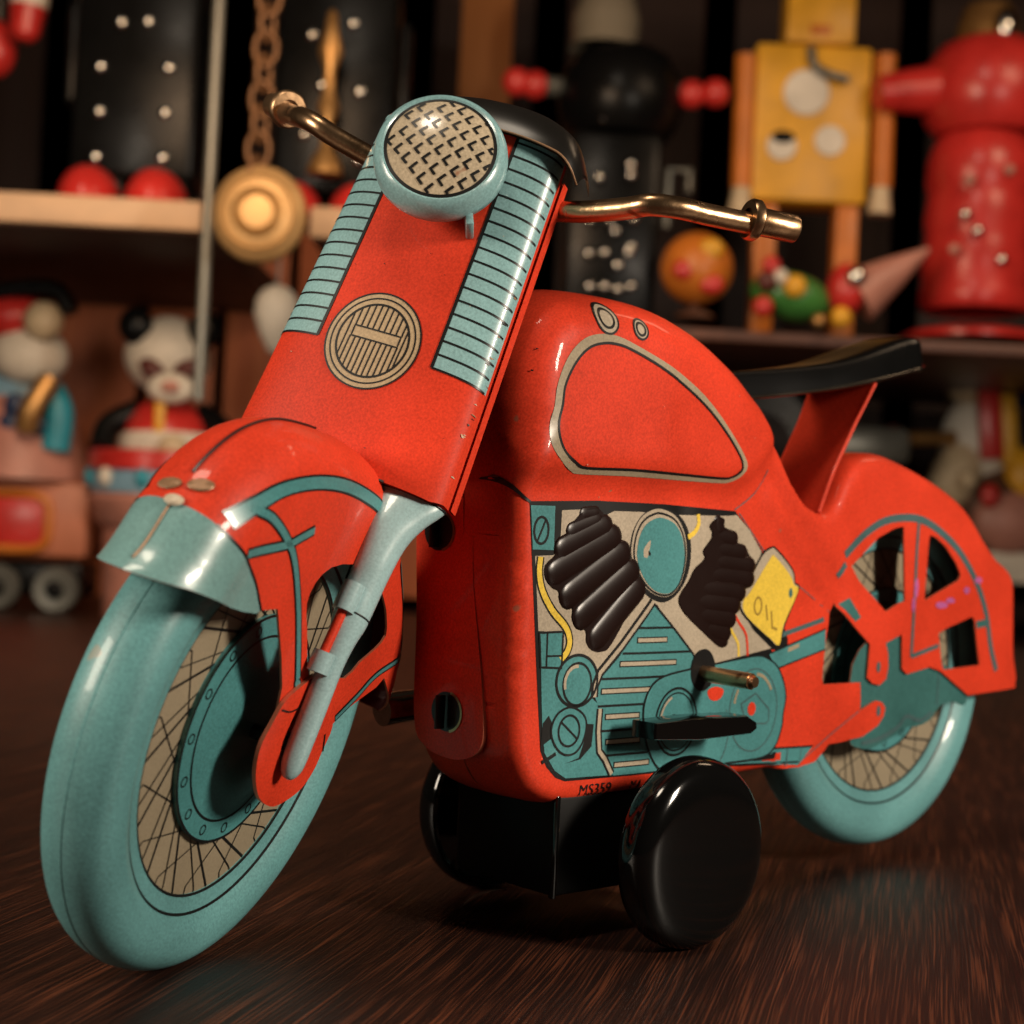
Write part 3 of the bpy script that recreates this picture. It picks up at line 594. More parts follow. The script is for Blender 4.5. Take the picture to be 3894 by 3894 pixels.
# ---- wheels
def wheel(name, org, axis, parent, near):
    """near: +1 when the printed side faces along +axis"""
    F = frame(axis); root = empty(name, org, 0, parent)
    mt = Matrix(((F[0][0], F[1][0], F[2][0], 0), (F[0][1], F[1][1], F[2][1], 0), (F[0][2], F[1][2], F[2][2], 0), (0, 0, 0, 1)))
    root.matrix_basis = Matrix.Translation(Vector(org)*U) @ mt
    mb = MB(); prof = []
    for k in range(25):
        t = np.pi*k/24; c_, s_ = math.cos(t), math.sin(t)
        prof.append((2.61+0.38*np.sign(s_)*abs(s_)**0.86, 0.44*np.sign(c_)*abs(c_)**0.88))
    inner = [(2.42, 0.40), (2.33, 0.345), (2.27, 0.30), (2.25, 0.287), (2.12, 0.268), (2.05, 0.25), (2.04, 0.20)]
    full = [(r, h) for r, h in reversed(inner)]+[(2.50, 0.428)]+prof[1:-1]+[(2.50, -0.428)]+[(r, -h) for r, h in inner]
    full = [q for q in full]
    mid = len(full)//2
    lathe(mb, full, 'tyre_teal', seg=128)
    lathe(mb, [(2.990, 0.014), (2.998, 0), (2.990, -0.014)], 'tyre_teal', seg=128)
    for s in (1, -1):
        lathe(mb, [(2.274, s*0.312), (2.244, s*0.296)], 'print_gap_black', seg=128); lathe(mb, [(2.064, s*0.262), (2.034, s*0.250)], 'print_gap_black', seg=128)
    mb.build('tyre', root, fix=False)
    # spoked disc
    mb = MB(); disc = Surf(lambda uv: 0.222+0*uv[:, 0], lambda x, y, h: np.stack([x, y, h], 1), (0, 0, 1)); dis2 = Surf(lambda uv: 0.222+0*uv[:, 0], lambda x, y, h: np.stack([x, y, -h], 1), (0, 0, -1))
    for sf in (disc, dis2):
        fill(mb, sf, circ(0, 0, 2.05, 96), 'spoke_tan', 0, 0.6)
        def pt(r, a): return np.array([r*math.cos(a), r*math.sin(a)])
        for k in range(16):
            a0 = 2*np.pi*k/16+0.1
            stroke(mb, sf, [pt(2.04, a0), pt(1.30, a0-0.45)], 0.034, 'print_gap_black', 0.006); 
            stroke(mb, sf, [pt(2.04, a0+0.14), pt(1.95, a0+0.13), pt(1.30, a0+0.60)], 0.017, 'print_gap_black', 0.008)
            stroke(mb, sf, [pt(2.04, a0+0.25), pt(1.97, a0+0.235), pt(1.30, a0-0.20)], 0.017, 'print_gap_black', 0.010)
    mb.build('spoke_disc', root, smooth=False)
    mb = MB()
    for s in (1, -1):
        sf = Surf(lambda uv: 0.285+0.09*sstep((1.16-np.hypot(uv[:, 0], uv[:, 1]))/0.7), (lambda x, y, h, s=s: np.stack([x, y, s*h], 1)), (0, 0, s))
        fill(mb, sf, circ(0, 0, 1.385, 80), 'teal', 0.0, 0.12)
        stroke(mb, sf, circ(0, 0, 1.385, 96), 0.035, 'print_gap_black', 0.004, True); stroke(mb, sf, circ(0, 0, 1.13, 96), 0.03, 'print_gap_black', 0.006, True)
        for k in range(15):
            a0 = 2*np.pi*k/15+0.2; stroke(mb, sf, circ(1.255*math.cos(a0), 1.255*math.sin(a0), 0.058, 14), 0.018, 'print_gap_black', 0.006, True, 0.02)
        lathe(mb, [(1.385, s*0.22), (1.385, s*0.285)], 'teal', seg=80)
    mb.build('hub_plate', root)
    return root
nf = SL/np.linalg.norm(SL)
wheel('front_wheel', tuple(AXLE-0.14*nf), tuple(nf), BIKE, 1)
wheel('rear_wheel', (0, -0.20, 3.285), (0, 1, 0), BIKE, 1)

# ---- rear axle plates (teal) between wheel and mudguard
for sgn in (1, -1):
    mb = MB(); sf = Surf(lambda uv: 0.545+0*uv[:, 0], (lambda x, z, h, s=sgn: np.stack([x, s*h, z], 1)), (0, sgn, 0))
    pl = catmull([(1.55, 3.45), (0.9, 3.95), (0.2, 4.05), (0.1, 3.5), (-0.55, 3.55), (-1.2, 3.35), (-1.85, 2.9), (-1.82, 2.66), (-1.45, 2.74), (-1.05, 2.68), (-0.75, 2.45), (-0.35, 2.36), (0.0, 2.36), (0.35, 2.22), (0.7, 2.12), (1.0, 2.06), (1.3, 2.1), (1.55, 2.3)], True, 3)
    shell(mb, sf, pl, [], 'teal_dark', 0.4, 0.03)
    stroke(mb, sf, catmull([(1.2, 2.16), (0.7, 2.22), (0.2, 2.38), (-0.05, 2.55), (-0.45, 2.46), (-0.8, 2.58)], False, 5), 0.07, 'print_slate', 0.008)
    stroke(mb, sf, [(-0.95, 3.45), (-0.95, 2.7)], 0.03, 'print_slate', 0.008)
    mb.build('axle_plate', BIKE)

# ---- seat and its bracket
mb = MB(); seat_out = []
ns = 40
def seat_w(t): return 0.24+0.42*sstep(t/0.7) if t < 0.88 else 0.66*math.sqrt(max(0, 1-((t-0.88)/0.12)**2))+0.03
V = []; rows = []
ts = np.concatenate([np.linspace(0, 0.9, 26), np.linspace(0.915, 1.0, 12)])
secs = np.linspace(-1, 1, 21)
for t in ts:
    x = 4.9-5.15*t; wv = max(0.04, seat_w(t)); zb = 7.42+1.06*t-0.10*math.sin(math.pi*t); th = 0.40+0.15*sstep((t-0.45)/0.45)
    endr = math.sqrt(max(0.0, 1-max(0, (t-0.90)/0.10)**2)) if t > 0.9 else 1
    endf = math.sqrt(max(0.0, 1-max(0, (0.06-t)/0.06)**2)) if t < 0.06 else 1
    row = []
    for s in secs:
        y = wv*s; q = (1-abs(s)**7)**(1/2.4); row.append((x, y, zb+th*q*max(0.05, endr)*max(0.3, endf)))
    rows.append(row)
V = np.array(rows).reshape(-1, 3); nS = len(secs)
F = [(i*nS+k, i*nS+k+1, (i+1)*nS+k+1, (i+1)*nS+k) for i in range(len(ts)-1) for k in range(nS-1)]
mb.add(V, [f[::-1] for f in F], 'seat_black')
Vb = V.copy().reshape(len(ts), nS, 3)
for i, t in enumerate(ts):
    zb = 7.42+1.06*t-0.10*math.sin(math.pi*t); Vb[i, :, 2] = zb
mb.add(Vb.reshape(-1, 3), F, 'black_satin')
seat = mb.build('seat', BIKE, fix=True, angle=60)
mb = MB(); rimp = [Vb[i, 0] for i in range(len(ts))]+[Vb[-1, k] for k in range(1, nS)]+[Vb[i, -1] for i in range(len(ts)-2, -1, -1)]
tube(mb, np.array(rimp)-[0, 0, 0.01], 0.033, 'chrome', 8)
mb.build('seat_rim', seat)
mb = MB()
for k in range(1): pass
pa = np.array([(2.76, 5.86), (2.45, 6.40), (2.08, 6.98), (1.78, 7.46), (1.46, 8.0)]); pa = catmull(pa, False, 6)
wy = np.interp(np.linspace(0, 1, len(pa)), [0, .35, .7, 1], [0.60, 0.55, 0.56, 0.62]); V = []; cols = np.linspace(-1, 1, 9)
for (x, z), wv in zip(pa, wy):
    for s in cols: V.append((x, wv*s, z))
V = np.array(V); F = [(i*9+k, i*9+k+1, (i+1)*9+k+1, (i+1)*9+k) for i in range(len(pa)-1) for k in range(8)]
mb.add(V, [f[::-1] for f in F], 'red'); mb.add(V-[0.05, 0, 0.02], F, 'red')
for col in (0, 8):
    e = V[col::9]; tube(mb, e-[0.025, 0, 0.01], 0.032, 'red', 8)
mb.build('seat_bracket', BIKE, fix=False)

# ---- clockwork box, drive wheels, axle
mb = MB(); box(mb, (6.85, 0, 1.28), (3.28, 1.94, 1.30), 'black_box', bevel=0.05)
for s in (1, -1): box(mb, (8.455, s*0.93, 1.27), (0.07, 0.10, 1.34), 'black_gloss', bevel=0.025)
mb.build('clockwork_box', BIKE, fix=True)
mb = MB(); tube(mb, [(6.98, -1.95, 1.256), (6.98, 1.95, 1.256)], 0.09, 'brass', 14); mb.build('drive_axle', BIKE)
for sgn in (1, -1):
    mb = MB()
    prof = [(0, 2.335), (0.25, 2.334), (0.5, 2.33), (0.75, 2.32), (0.92, 2.305), (1.0, 2.292), (1.06, 2.276), (1.10, 2.258), (1.14, 2.235), (1.18, 2.20), (1.215, 2.15), (1.24, 2.08), (1.252, 2.0), (1.256, 1.93), (1.250, 1.87), (1.235, 1.83), (1.20, 1.81), (1.15, 1.83), (1.12, 1.90), (1.10, 2.0), (0.6, 2.1), (0, 2.1)]
    lathe(mb, prof, 'black_gloss', (0, 0, 0), (0, sgn, 0), 96); o = mb.build('drive_wheel', BIKE, fix=True, loc=(6.98, 0, 1.256)); 

# ---- winding shaft and footrests
mb = MB(); sf = SIDE[1]; fill(mb, sf, circ(5.69, 3.50, 0.285, 36, 0.30), 'print_gap_black', 0.028, 0.3)
tube(mb, [(5.68, 0.7, 3.46), (5.68, 1.80, 3.43)], 0.115, 'brass', 20); tube(mb, [(5.68, 1.78, 3.43), (5.68, 1.87, 3.428)], [0.10, 0.075], 'brass', 20)
mb.build('winding_shaft', BIKE)
for sgn in (1, -1):
    mb = MB(); yc = sgn*1.50
    P_ = np.array([(7.52, 2.80), (7.52, 2.98), (6.9, 3.06), (5.9, 3.05), (5.50, 2.98), (5.36, 2.80), (5.42, 2.72), (6.2, 2.66), (7.1, 2.66), (7.48, 2.72)])
    P_ = np.array([(7.50, 2.71), (7.50, 2.93), (6.6, 2.96), (5.62, 2.95), (5.42, 2.85), (5.40, 2.76), (5.52, 2.69), (6.6, 2.66)])
    n_ = len(P_); pv = []
    for y_, k in ((-0.22, 0.9), (-0.19, 1.0), (0.19, 1.0), (0.22, 0.9)):
        c_ = P_.mean(0)
        for x, z in P_: pv.append((c_[0]+(x-c_[0])*(0.985 if k < 1 else 1), yc+y_, c_[1]+(z-c_[1])*k))
    F = [tuple(range(n_)), tuple(3*n_+k for k in range(n_))[::-1]]
    for j in range(3):
        for k in range(n_): F.append((j*n_+k, j*n_+(k+1) % n_, (j+1)*n_+(k+1) % n_, (j+1)*n_+k))
    mb.add(pv, F, 'black_gloss'); tube(mb, [(6.3, sgn*0.9, 2.83), (6.3, yc, 2.83)], 0.08, 'black_satin', 10)
    mb.build('footrest', BIKE, fix=True, angle=25)
mb = MB(); tube(mb, catmull([(8.2, -1.15, 2.95), (9.0, -1.45, 2.85), (9.50, -1.50, 2.80)], False, 6), np.linspace(0.2, 0.23, 13), 'chrome', 18)
mb.build('exhaust_pipe', BIKE)

# ================================================================== steering parts
# ---- front mudguard: two pressed halves
gt = [(3.78, 0.42), (3.64, 0.76), (3.56, 1.3), (3.40, 1.85), (3.06, 2.38), (2.56, 2.80), (1.92, 3.10), (1.2, 3.34), (0.5, 3.46), (-0.2, 3.45), (-0.8, 3.25), (-1.35, 2.98), (-1.9, 2.70), (-2.45, 2.30), (-2.80, 1.88), (-2.95, 1.52), (-2.96, 1.34)]
gr = catmull(gt, False, 6)
gl = [(-2.82, 1.28), (-2.6, 1.36), (-2.4, 1.44), (-1.98, 1.55), (-1.86, 1.37), (-1.45, 1.02), (-1.18, 0.77), (-1.05, 0.56), (-1.0, 0.30), (-0.7, 0.20), (-0.2, 0.15), (0.30, 0.12), (0.55, 0.20), (0.72, 0.46), (1.09, 0.71), (1.51, 0.95), (1.70, 1.06), (2.05, 0.90), (2.10, 0.84), (2.40, 0.74), (2.70, 0.67), (3.1, 0.60), (3.4, 0.54)]
GO = np.vstack([gr, np.array(gl)])
ghole = catmull([(0.42, 2.18), (0.94, 1.91), (1.14, 1.62), (1.10, 1.37), (0.82, 1.18), (0.22, 0.80), (-0.08, 0.90), (-0.80, 1.12), (-1.02, 1.42), (-1.30, 1.72), (-1.42, 1.95), (-1.19, 2.12), (-0.90, 2.23), (-0.3, 2.33)], True, 2)
def h_guard(uv):
    d = pdist(uv, gr); tipk = sstep((uv[:, 0]-2.6)/1.2)
    rr = 0.62+0.55*tipk; q = np.clip(1-d/rr, 0, 1); return (0.66+0.13*tipk)*(1-q**2.2)**(1/2.2)
def goffs(ds):
    P = resample(gr, 0.09, False); t = np.gradient(P, axis=0); n = np.stack([-t[:, 1], t[:, 0]], 1); n /= np.linalg.norm(n, axis=1, keepdims=True); out = []
    for d in ds:
        for s in (1, -1): q = P+s*d*n; out.append(q[np.abs(pdist(q, gr)-d) < d*0.04+1e-4])
    return np.vstack(out)
GE = goffs([0.01, 0.03, 0.065, 0.12, 0.2, 0.3, 0.42, 0.56, 0.75])
it = int(np.argmin(np.hypot(gr[:, 0]-3.56, gr[:, 1]-1.3)))
tip_line = catmull([tuple(gr[it]), (3.42, 1.27), (3.2, 1.21), (2.95, 1.17), (2.70, 1.13), (2.40, 1.05), (2.05, 0.90)], False, 5)
tip_low = np.array(gl[gl.index((2.10, 0.84)):])
GT = np.vstack([gr[:it], tip_line, tip_low]); GM = np.vstack([gr[it+1:], np.array(gl[:gl.index((2.05, 0.90))]), tip_line[::-1]])
guard = empty('front_mudguard', (0, 0, 0), 0, BIKE)
for sgn in (1, -1):
    sf = Surf(h_guard, (lambda f, a, h, s=sgn: S(f, s*h, a)), tuple(sgn*SL)); mb = MB()
    shell(mb, sf, GM, [ghole], 'red', step=0.13, t=0.03, extra=GE, m_in='red_dark', bstep=0.09)
    shell(mb, sf, GT, [], 'tip_teal', step=0.11, t=0.03, extra=GE, m_in='teal_dark', bstep=0.09)
    stroke(mb, sf, tip_line[6:], 0.03, 'print_gap_black', 0.008)
    for path, wd in ((catmull([(3.30, 1.36), (3.10, 1.66), (2.76, 2.04), (2.17, 2.42), (1.44, 2.73), (0.62, 2.93), (0.2, 2.95)], False, 5), 0.13),
                     (catmull([(3.14, 1.62), (2.69, 1.70), (2.18, 1.67), (1.81, 1.56), (1.29, 1.27), (0.82, 0.94), (0.45, 0.66)], False, 5), 0.085), ([(2.92, 1.20), (2.15, 1.66), (1.76, 2.02)], 0.085),
                     (catmull([(-0.98, 2.80), (-1.66, 2.49), (-2.08, 2.20), (-2.27, 2.0), (-1.68, 1.49), (-1.38, 1.08), (-1.05, 0.66)], False, 5), 0.055), ([(-2.27, 2.0), (-2.56, 1.87)], 0.055)):
        stroke(mb, sf, path, wd+0.05, 'print_gap_black', 0.007)
    for path, wd in ((catmull([(3.30, 1.36), (3.10, 1.66), (2.76, 2.04), (2.17, 2.42), (1.44, 2.73), (0.62, 2.93), (0.2, 2.95)], False, 5), 0.13),
                     (catmull([(3.14, 1.62), (2.69, 1.70), (2.18, 1.67), (1.81, 1.56), (1.29, 1.27), (0.82, 0.94), (0.45, 0.66)], False, 5), 0.085), ([(2.92, 1.20), (2.15, 1.66), (1.76, 2.02)], 0.085),
                     (catmull([(-0.98, 2.80), (-1.66, 2.49), (-2.08, 2.20), (-2.27, 2.0), (-1.68, 1.49), (-1.38, 1.08), (-1.05, 0.66)], False, 5), 0.055), ([(-2.27, 2.0), (-2.56, 1.87)], 0.055)):
        stroke(mb, sf, path, wd, 'teal', 0.011)
    fill(mb, sf, circ(0.41, 0.62, 0.10, 18, 0.065), 'print_gap_black', 0.009, 0.3); fill(mb, sf, circ(0.41, 0.62, 0.075, 18, 0.045), 'teal', 0.013, 0.3)
    mb.build('mudguard_half', guard, angle=50)
# seam and folded tab on the mudguard crown
mb = MB(); i0 = 14; seam = [S(f, 0.0, a)+(SF*f+SA*a)/math.hypot(f, a)*0.012 for f, a in gr[16:40]]
tube(mb, seam, 0.016, 'print_gap_black', 8)
seam2 = [S(f, 0.0, a)+(SF*f+SA*a)/math.hypot(f, a)*0.008 for f, a in gr[3:13]]; tube(mb, seam2, 0.013, 'bare_tin', 8)
mb.build('mudguard_seam', guard)
mb = MB()
def crown(i, l): 
    f, a = gr[i]; return S(f, l, a)+(SF*f+SA*a)/math.hypot(f, a)*0.02
for l0, i in ((-0.16, 14), (0.16, 15)):
    c_ = crown(i, l0); n_ = (SF*gr[i][0]+SA*gr[i][1]); n_ /= np.linalg.norm(n_)
    lathe(mb, [(0, 0.02), (0.12, 0.015), (0.14, 0.0)], 'bare_tin', c_-n_*0.014-n_*abs(l0)*0.12, n_+SL*l0*1.2, 20, sy=0.62)
c_ = crown(12, 0.02); n_ = (SF*gr[12][0]+SA*gr[12][1]); n_ /= np.linalg.norm(n_); lathe(mb, [(0, 0.03), (0.08, 0.026), (0.115, 0.0)], 'solder', c_, n_, 20, hint=tuple(SL), sx=0.65)
mb.build('folded_tab', guard)

# ---- front panel
PC = -0.21
def pan_w(a): return 1.41-0.05*(a-5.5)
def h_panel(uv):
    l, a = uv[:, 0], uv[:, 1]; u = np.clip(np.abs(l-PC)/pan_w(a), 0, 1)
    return 0.43+0.45*np.maximum(0, 1-u**2.55)**(1/2.55)+0.15*(a-5.5)
PAN = Surf(h_panel, lambda l, a, h: S(h, l, a), tuple(SF))
def pl_(u, a): return PC+u*pan_w(a)
a_lo, a_hi = 3.24, 7.93
us = np.concatenate([np.linspace(-1, -0.9, 14), np.linspace(-0.88, 0.88, 40), np.linspace(0.9, 1, 14)])
uu = np.sign(us)*(1-(1-np.abs(us))**1.0)
mb = MB(); av = np.linspace(0, 1, 42); V = []
def a_at(u, t):
    lo = 3.24 if abs(u) > 0.42 else 3.24+0.22*(1-(u/0.42)**2)
    lo = lo+0.06*max(0, (abs(u)-0.9)/0.1)
    return lo+(a_hi-lo)*t
for t in av:
    for u in uu: a = a_at(u, t); V.append((pl_(u, a), a))
V = np.array(V); P = PAN.P(V); nU = len(uu)
F = [(i*nU+k, i*nU+k+1, (i+1)*nU+k+1, (i+1)*nU+k) for i in range(len(av)-1) for k in range(nU-1)]
def orient(P, F, out):
    f = F[len(F)//2]; n = np.cross(P[f[1]]-P[f[0]], P[f[2]]-P[f[0]]); return F if n@np.array(out) > 0 else [q[::-1] for q in F]
mb.add(P, orient(P, F, SF), 'red'); mb.add(P-SF*0.05, orient(P, F, -SF), 'red_dark')
edge = np.array([PAN.P([[pl_(u, a_at(u, 0)), a_at(u, 0)]])[0] for u in np.linspace(-0.55, 0.52, 30)]); tube(mb, edge+SF*0.01, 0.022, 'print_gap_black', 6)  # black strip drawn in as gap shade between panel and mudguard
# side flanges turned back behind the panel
for side_ in (-1, 1):
    e = [PAN.P([[pl_(side_, a), a]])[0] for a in np.linspace(3.3, 7.72, 30)]
    e = np.array(e); V2 = np.vstack([e, e-SF*0.14+SL*side_*0.035, e-SF*0.14+SL*side_*0.075, e+SL*side_*0.045-SF*0.02]); n_ = len(e)
    F2 = [(j*n_+i, j*n_+i+1, (j+1)*n_+i+1, (j+1)*n_+i) for j in range(3) for i in range(n_-1)]; mb.add(V2, F2, 'red')
# cooling stripes
for side_ in (-1, 1):
    a0, a1 = 4.76, 7.92; ui = 0.555; V = []; rows = np.linspace(a0, a1, 40); cols = ui+(0.999-ui)*(1-(1-np.linspace(0, 1, 26))**2)
    V = np.array([(pl_(side_*u, a), a) for a in rows for u in cols]); P = PAN.L(V, 0.005); n_ = len(cols)
    F = [(i*n_+k, i*n_+k+1, (i+1)*n_+k+1, (i+1)*n_+k) for i in range(len(rows)-1) for k in range(n_-1)]
    mb.add(P, orient(P, F, SF+SL*side_*0.2), 'steel_teal')
    def line(us_, as_, wd, mm='print_gap_black', lift=0.009):
        q = np.array([(pl_(side_*u, a), a) for u, a in zip(us_, as_)]); stroke(mb, PAN, q, wd, mm, lift, False, 0.04)
    line([ui]*2, [a0, a1], 0.042); cu = ui+(0.994-ui)*(1-(1-np.linspace(0, 1, 24))**2)
    a = a0
    while a < a1: line(cu, [a]*len(cu), 0.028); a += 0.1815
# emblem
ec = (-0.262, 4.86); 
fill(mb, PAN, circ(*ec, 0.625, 72), 'print_tan', 0.006, 0.1)
for r_, lw in ((0.625, 0.022), (0.555, 0.020), (0.475, 0.028)): stroke(mb, PAN, circ(*ec, r_, 72), lw, 'print_gap_black', 0.010, True, 0.04)
R_ = 0.475
def chord(x, lo=None, hi=None):
    h = math.sqrt(max(0, R_*R_-x*x)); a, b = -h, h
    if lo is not None: a = max(a, lo)
    if hi is not None: b = min(b, hi)
    return [(ec[0]+x+0.03*a, ec[1]+a), (ec[0]+x+0.03*b, ec[1]+b)]
bx0, bx1, bz0, bz1 = -0.30, 0.345, 0.0, 0.14
for k in range(9):
    x = -0.30+0.645*k/8
    stroke(mb, PAN, chord(x, lo=bz1), 0.02, 'print_gap_black', 0.010); 
for k in range(10):
    x = -0.31+0.66*k/9; stroke(mb, PAN, chord(x, hi=bz0), 0.02, 'print_gap_black', 0.010)
for x in (-0.375, 0.40): stroke(mb, PAN, chord(x), 0.02, 'print_gap_black', 0.010)
stroke(mb, PAN, [(ec[0]+bx0, ec[1]+bz0), (ec[0]+bx1, ec[1]+bz0), (ec[0]+bx1, ec[1]+bz1), (ec[0]+bx0, ec[1]+bz1)], 0.02, 'print_gap_black', 0.011, True, 0.04)
panel = mb.build('front_panel', BIKE, angle=45)

# ---- fork legs with flared shrouds
for sgn in (1, -1):
    mb = MB()
    L_ = []
    # (a, f, l centre, half width across, half depth)
    spec = [(3.26, 0.16, 0.84, 0.47, 0.20), (3.15, 0.19, 0.83, 0.435, 0.20), (3.0, 0.23, 0.82, 0.375, 0.20), (2.8, 0.27, 0.815, 0.315, 0.20), (2.6, 0.28, 0.815, 0.275, 0.20), (2.3, 0.27, 0.82, 0.245, 0.20), (2.0, 0.25, 0.825, 0.232, 0.19), (1.75, 0.235, 0.83, 0.225, 0.19), (1.55, 0.225, 0.835, 0.215, 0.18), (1.42, 0.22, 0.84, 0.19, 0.17), (1.25, 0.21, 0.845, 0.165, 0.16), (1.0, 0.19, 0.85, 0.150, 0.15), (0.5, 0.12, 0.86, 0.150, 0.15), (0.1, 0.06, 0.865, 0.148, 0.15), (-0.15, 0.02, 0.87, 0.142, 0.14), (-0.28, 0.0, 0.872, 0.115, 0.11), (-0.36, -0.01, 0.872, 0.06, 0.06), (-0.38, -0.012, 0.872, 0.004, 0.004)]
    spec = catmull(np.array(spec), False, 4); seg = 32; V = []
    wd = SL*0.80-SF*0.60; nd = SF*0.80+SL*0.60         # across / outward of the half tube
    for a, f, l, hw, hd in spec:
        kk = sstep((a-2.2)/1.0); wdir = wd*(1-kk)+(SL*0.97-SF*0.24)*kk; ndir = nd*(1-kk)+(SF*0.97+SL*0.24)*kk
        if sgn < 0: wdir = wdir-2*SL*(wdir@SL); ndir = ndir-2*SL*(ndir@SL)
        for k in range(seg):
            t = 2*np.pi*k/seg; V.append(S(f, sgn*l+(PC*0.12 if sgn < 0 else 0), a)+wdir*hw*math.cos(t)+ndir*hd*math.sin(t))
    n_ = len(spec); F = [(i*seg+k, i*seg+(k+1) % seg, (i+1)*seg+(k+1) % seg, (i+1)*seg+k) for i in range(n_-1) for k in range(seg)]
    mb.add(V, F, 'fork_steel')
    V = np.array(V).reshape(n_, seg, 3)
    for i, r_ in ((0, 1.0), (30, 1.012)):
        ring = V[i].mean(0)+(V[i]-V[i].mean(0))*r_; ring2 = V[i+1].mean(0)+(V[i+1]-V[i+1].mean(0))*r_ if i else ring-SA*0.02+SF*0.0
        if i: tube(mb, np.vstack([ring, ring[:1]]), 0.011, 'print_gap_black', 6, caps=False)
        else: tube(mb, np.vstack([ring[:17]]), 0.016, 'print_gap_black', 6, caps=False)
    tube(mb, V[2:26, 16], 0.022, 'print_gap_black', 6)  # shade of the gap beside the mudguard, put in as a black strip
    leg = mb.build('fork_leg', BIKE, fix=True, angle=60)
    # crimped sleeves wrapped round the leg
    for (a0, a1) in ((1.60, 1.95), (0.83, 1.08)):
        mb = MB(); c0 = S(0.45 if a0 > 1 else 0.36, sgn*0.80, a0); c1 = S(0.47 if a0 > 1 else 0.40, sgn*0.80, a1)
        tube(mb, np.array([c0, c0*0.5+c1*0.5, c1]), [0.132, 0.137, 0.132], 'fork_steel', 18); mb.build('fork_sleeve', leg)
    mb = MB(); tube(mb, [S(0.42, sgn*0.80, 1.05), S(0.45, sgn*0.80, 1.62)], [0.06, 0.06], 'red', 10); mb.build('fork_rod', leg)
    # fork end plate with axle slot
    mb = MB(); sf = Surf(lambda uv: 0.72+0*uv[:, 0], (lambda f, a, h, s=sgn: S(f, s*h, a)), tuple(sgn*SL))
    pe = catmull([(0.60, 0.36), (0.66, 0.05), (0.67, -0.25), (0.47, -0.52), (0.11, -0.70), (-0.29, -0.70), (-0.57, -0.57), (-0.87, -0.33), (-1.0, -0.05), (-0.99, 0.21), (-0.97, 0.50), (-0.80, 0.62), (-0.40, 0.62), (0.10, 0.85), (0.30, 0.70)], True, 4)
    slot_ = catmull([(0.19, 0.55), (0.22, 0.2), (0.17, -0.08), (-0.02, -0.26), (-0.25, -0.31), (-0.45, -0.2), (-0.52, 0.05), (-0.4, 0.3), (-0.1, 0.5)], True, 4)
    shell(mb, sf, pe, [slot_], 'red', 0.2, 0.05); 
    back = Surf(lambda uv: 0.66+0*uv[:, 0], (lambda f, a, h, s=sgn: S(f, s*h, a)), tuple(sgn*SL)); fill(mb, back, slot_*1.03, 'print_gap_black', 0, 0.3)
    stroke(mb, sf, catmull([(0.60, 0.24), (0.36, 0.30), (0.16, 0.45), (0.12, 0.62)], False, 5), 0.022, 'print_gap_black', 0.008); stroke(mb, sf, [(-0.83, 0.40), (-1.0, 0.22)], 0.03, 'print_gap_black', 0.008)
    mb.build('fork_end', BIKE)
mb = MB(); tube(mb, [S(0, -0.75, 0), S(0, 0.75, 0)], 0.09, 'black_satin', 14); mb.build('front_axle', BIKE)

# ---- headlight
HC = np.array([1.80, -0.08, 7.11]); hn = np.array([1, 0.24, -0.01]); hn /= np.linalg.norm(hn)
h1 = np.array([-hn[1], hn[0], 0]); h1 /= np.linalg.norm(h1); h2 = np.cross(hn, h1)
def HL(x, y, h): q = HC+np.multiply.outer(np.asarray(x, float), h1)+np.multiply.outer(np.asarray(y, float), h2)+np.multiply.outer(np.asarray(h, float), hn); return S(q[..., 0], q[..., 1], q[..., 2])
def HLn(v): return v[0]*SF+v[1]*SL+v[2]*SA
mb = MB(); ax = HLn(hn)
lathe(mb, [(0.66, -0.02), (0.695, 0.02), (0.72, 0.035), (0.76, 0.01), (0.80, -0.05), (0.825, -0.14), (0.83, -0.24), (0.822, -0.33), (0.80, -0.345), (0.79, -0.36), (0.70, -0.44), (0.55, -0.55), (0.42, -0.62), (0.36, -0.72), (0.36, -0.85)], 'steel_teal', HL(0, 0, 0), ax, 96)
head = mb.build('headlight', BIKE, fix=True, angle=60)
mb = MB(); box(mb, HL(0.60, -0.52, -0.46), (0.40, 0.10, 0.34), 'steel_teal', rot=np.stack([HLn(hn), HLn(h1), HLn(h2)], 1)@rotx(0.5), bevel=0.03); mb.build('headlight_bracket', head)
mb = MB(); LS = Surf(lambda uv: 0.14*(1-np.clip((uv[:, 0]**2+uv[:, 1]**2)/0.69**2, 0, 1))+0.01, lambda x, y, h: HL(x, y, h), tuple(ax))
fill(mb, LS, circ(0, 0, 0.69, 72), 'lens_tan', 0.0, 0.09); stroke(mb, LS, circ(0, 0, 0.672, 80), 0.042, 'print_gap_black', 0.006, True, 0.04)
v1 = np.array([0.140, -0.087]); v2 = np.array([0.098, 0.161]); o_ = np.array([-0.529, -0.016])
for i in range(-12, 13):
    for j in range(-12, 13):
        c_ = o_+i*v1+j*v2
        if np.hypot(*c_) < 0.66:
            for q in ([c_-v2*0.08, c_+v2*0.60], [c_-v1*0.0, c_+v1*0.54]):
                q = [x for x in resample(q, 0.02, False) if np.hypot(*x) < 0.655]
                if len(q) > 1: stroke(mb, LS, q, 0.034, 'print_gap_black', 0.007, False, 0.05)
mb.build('lens', head)

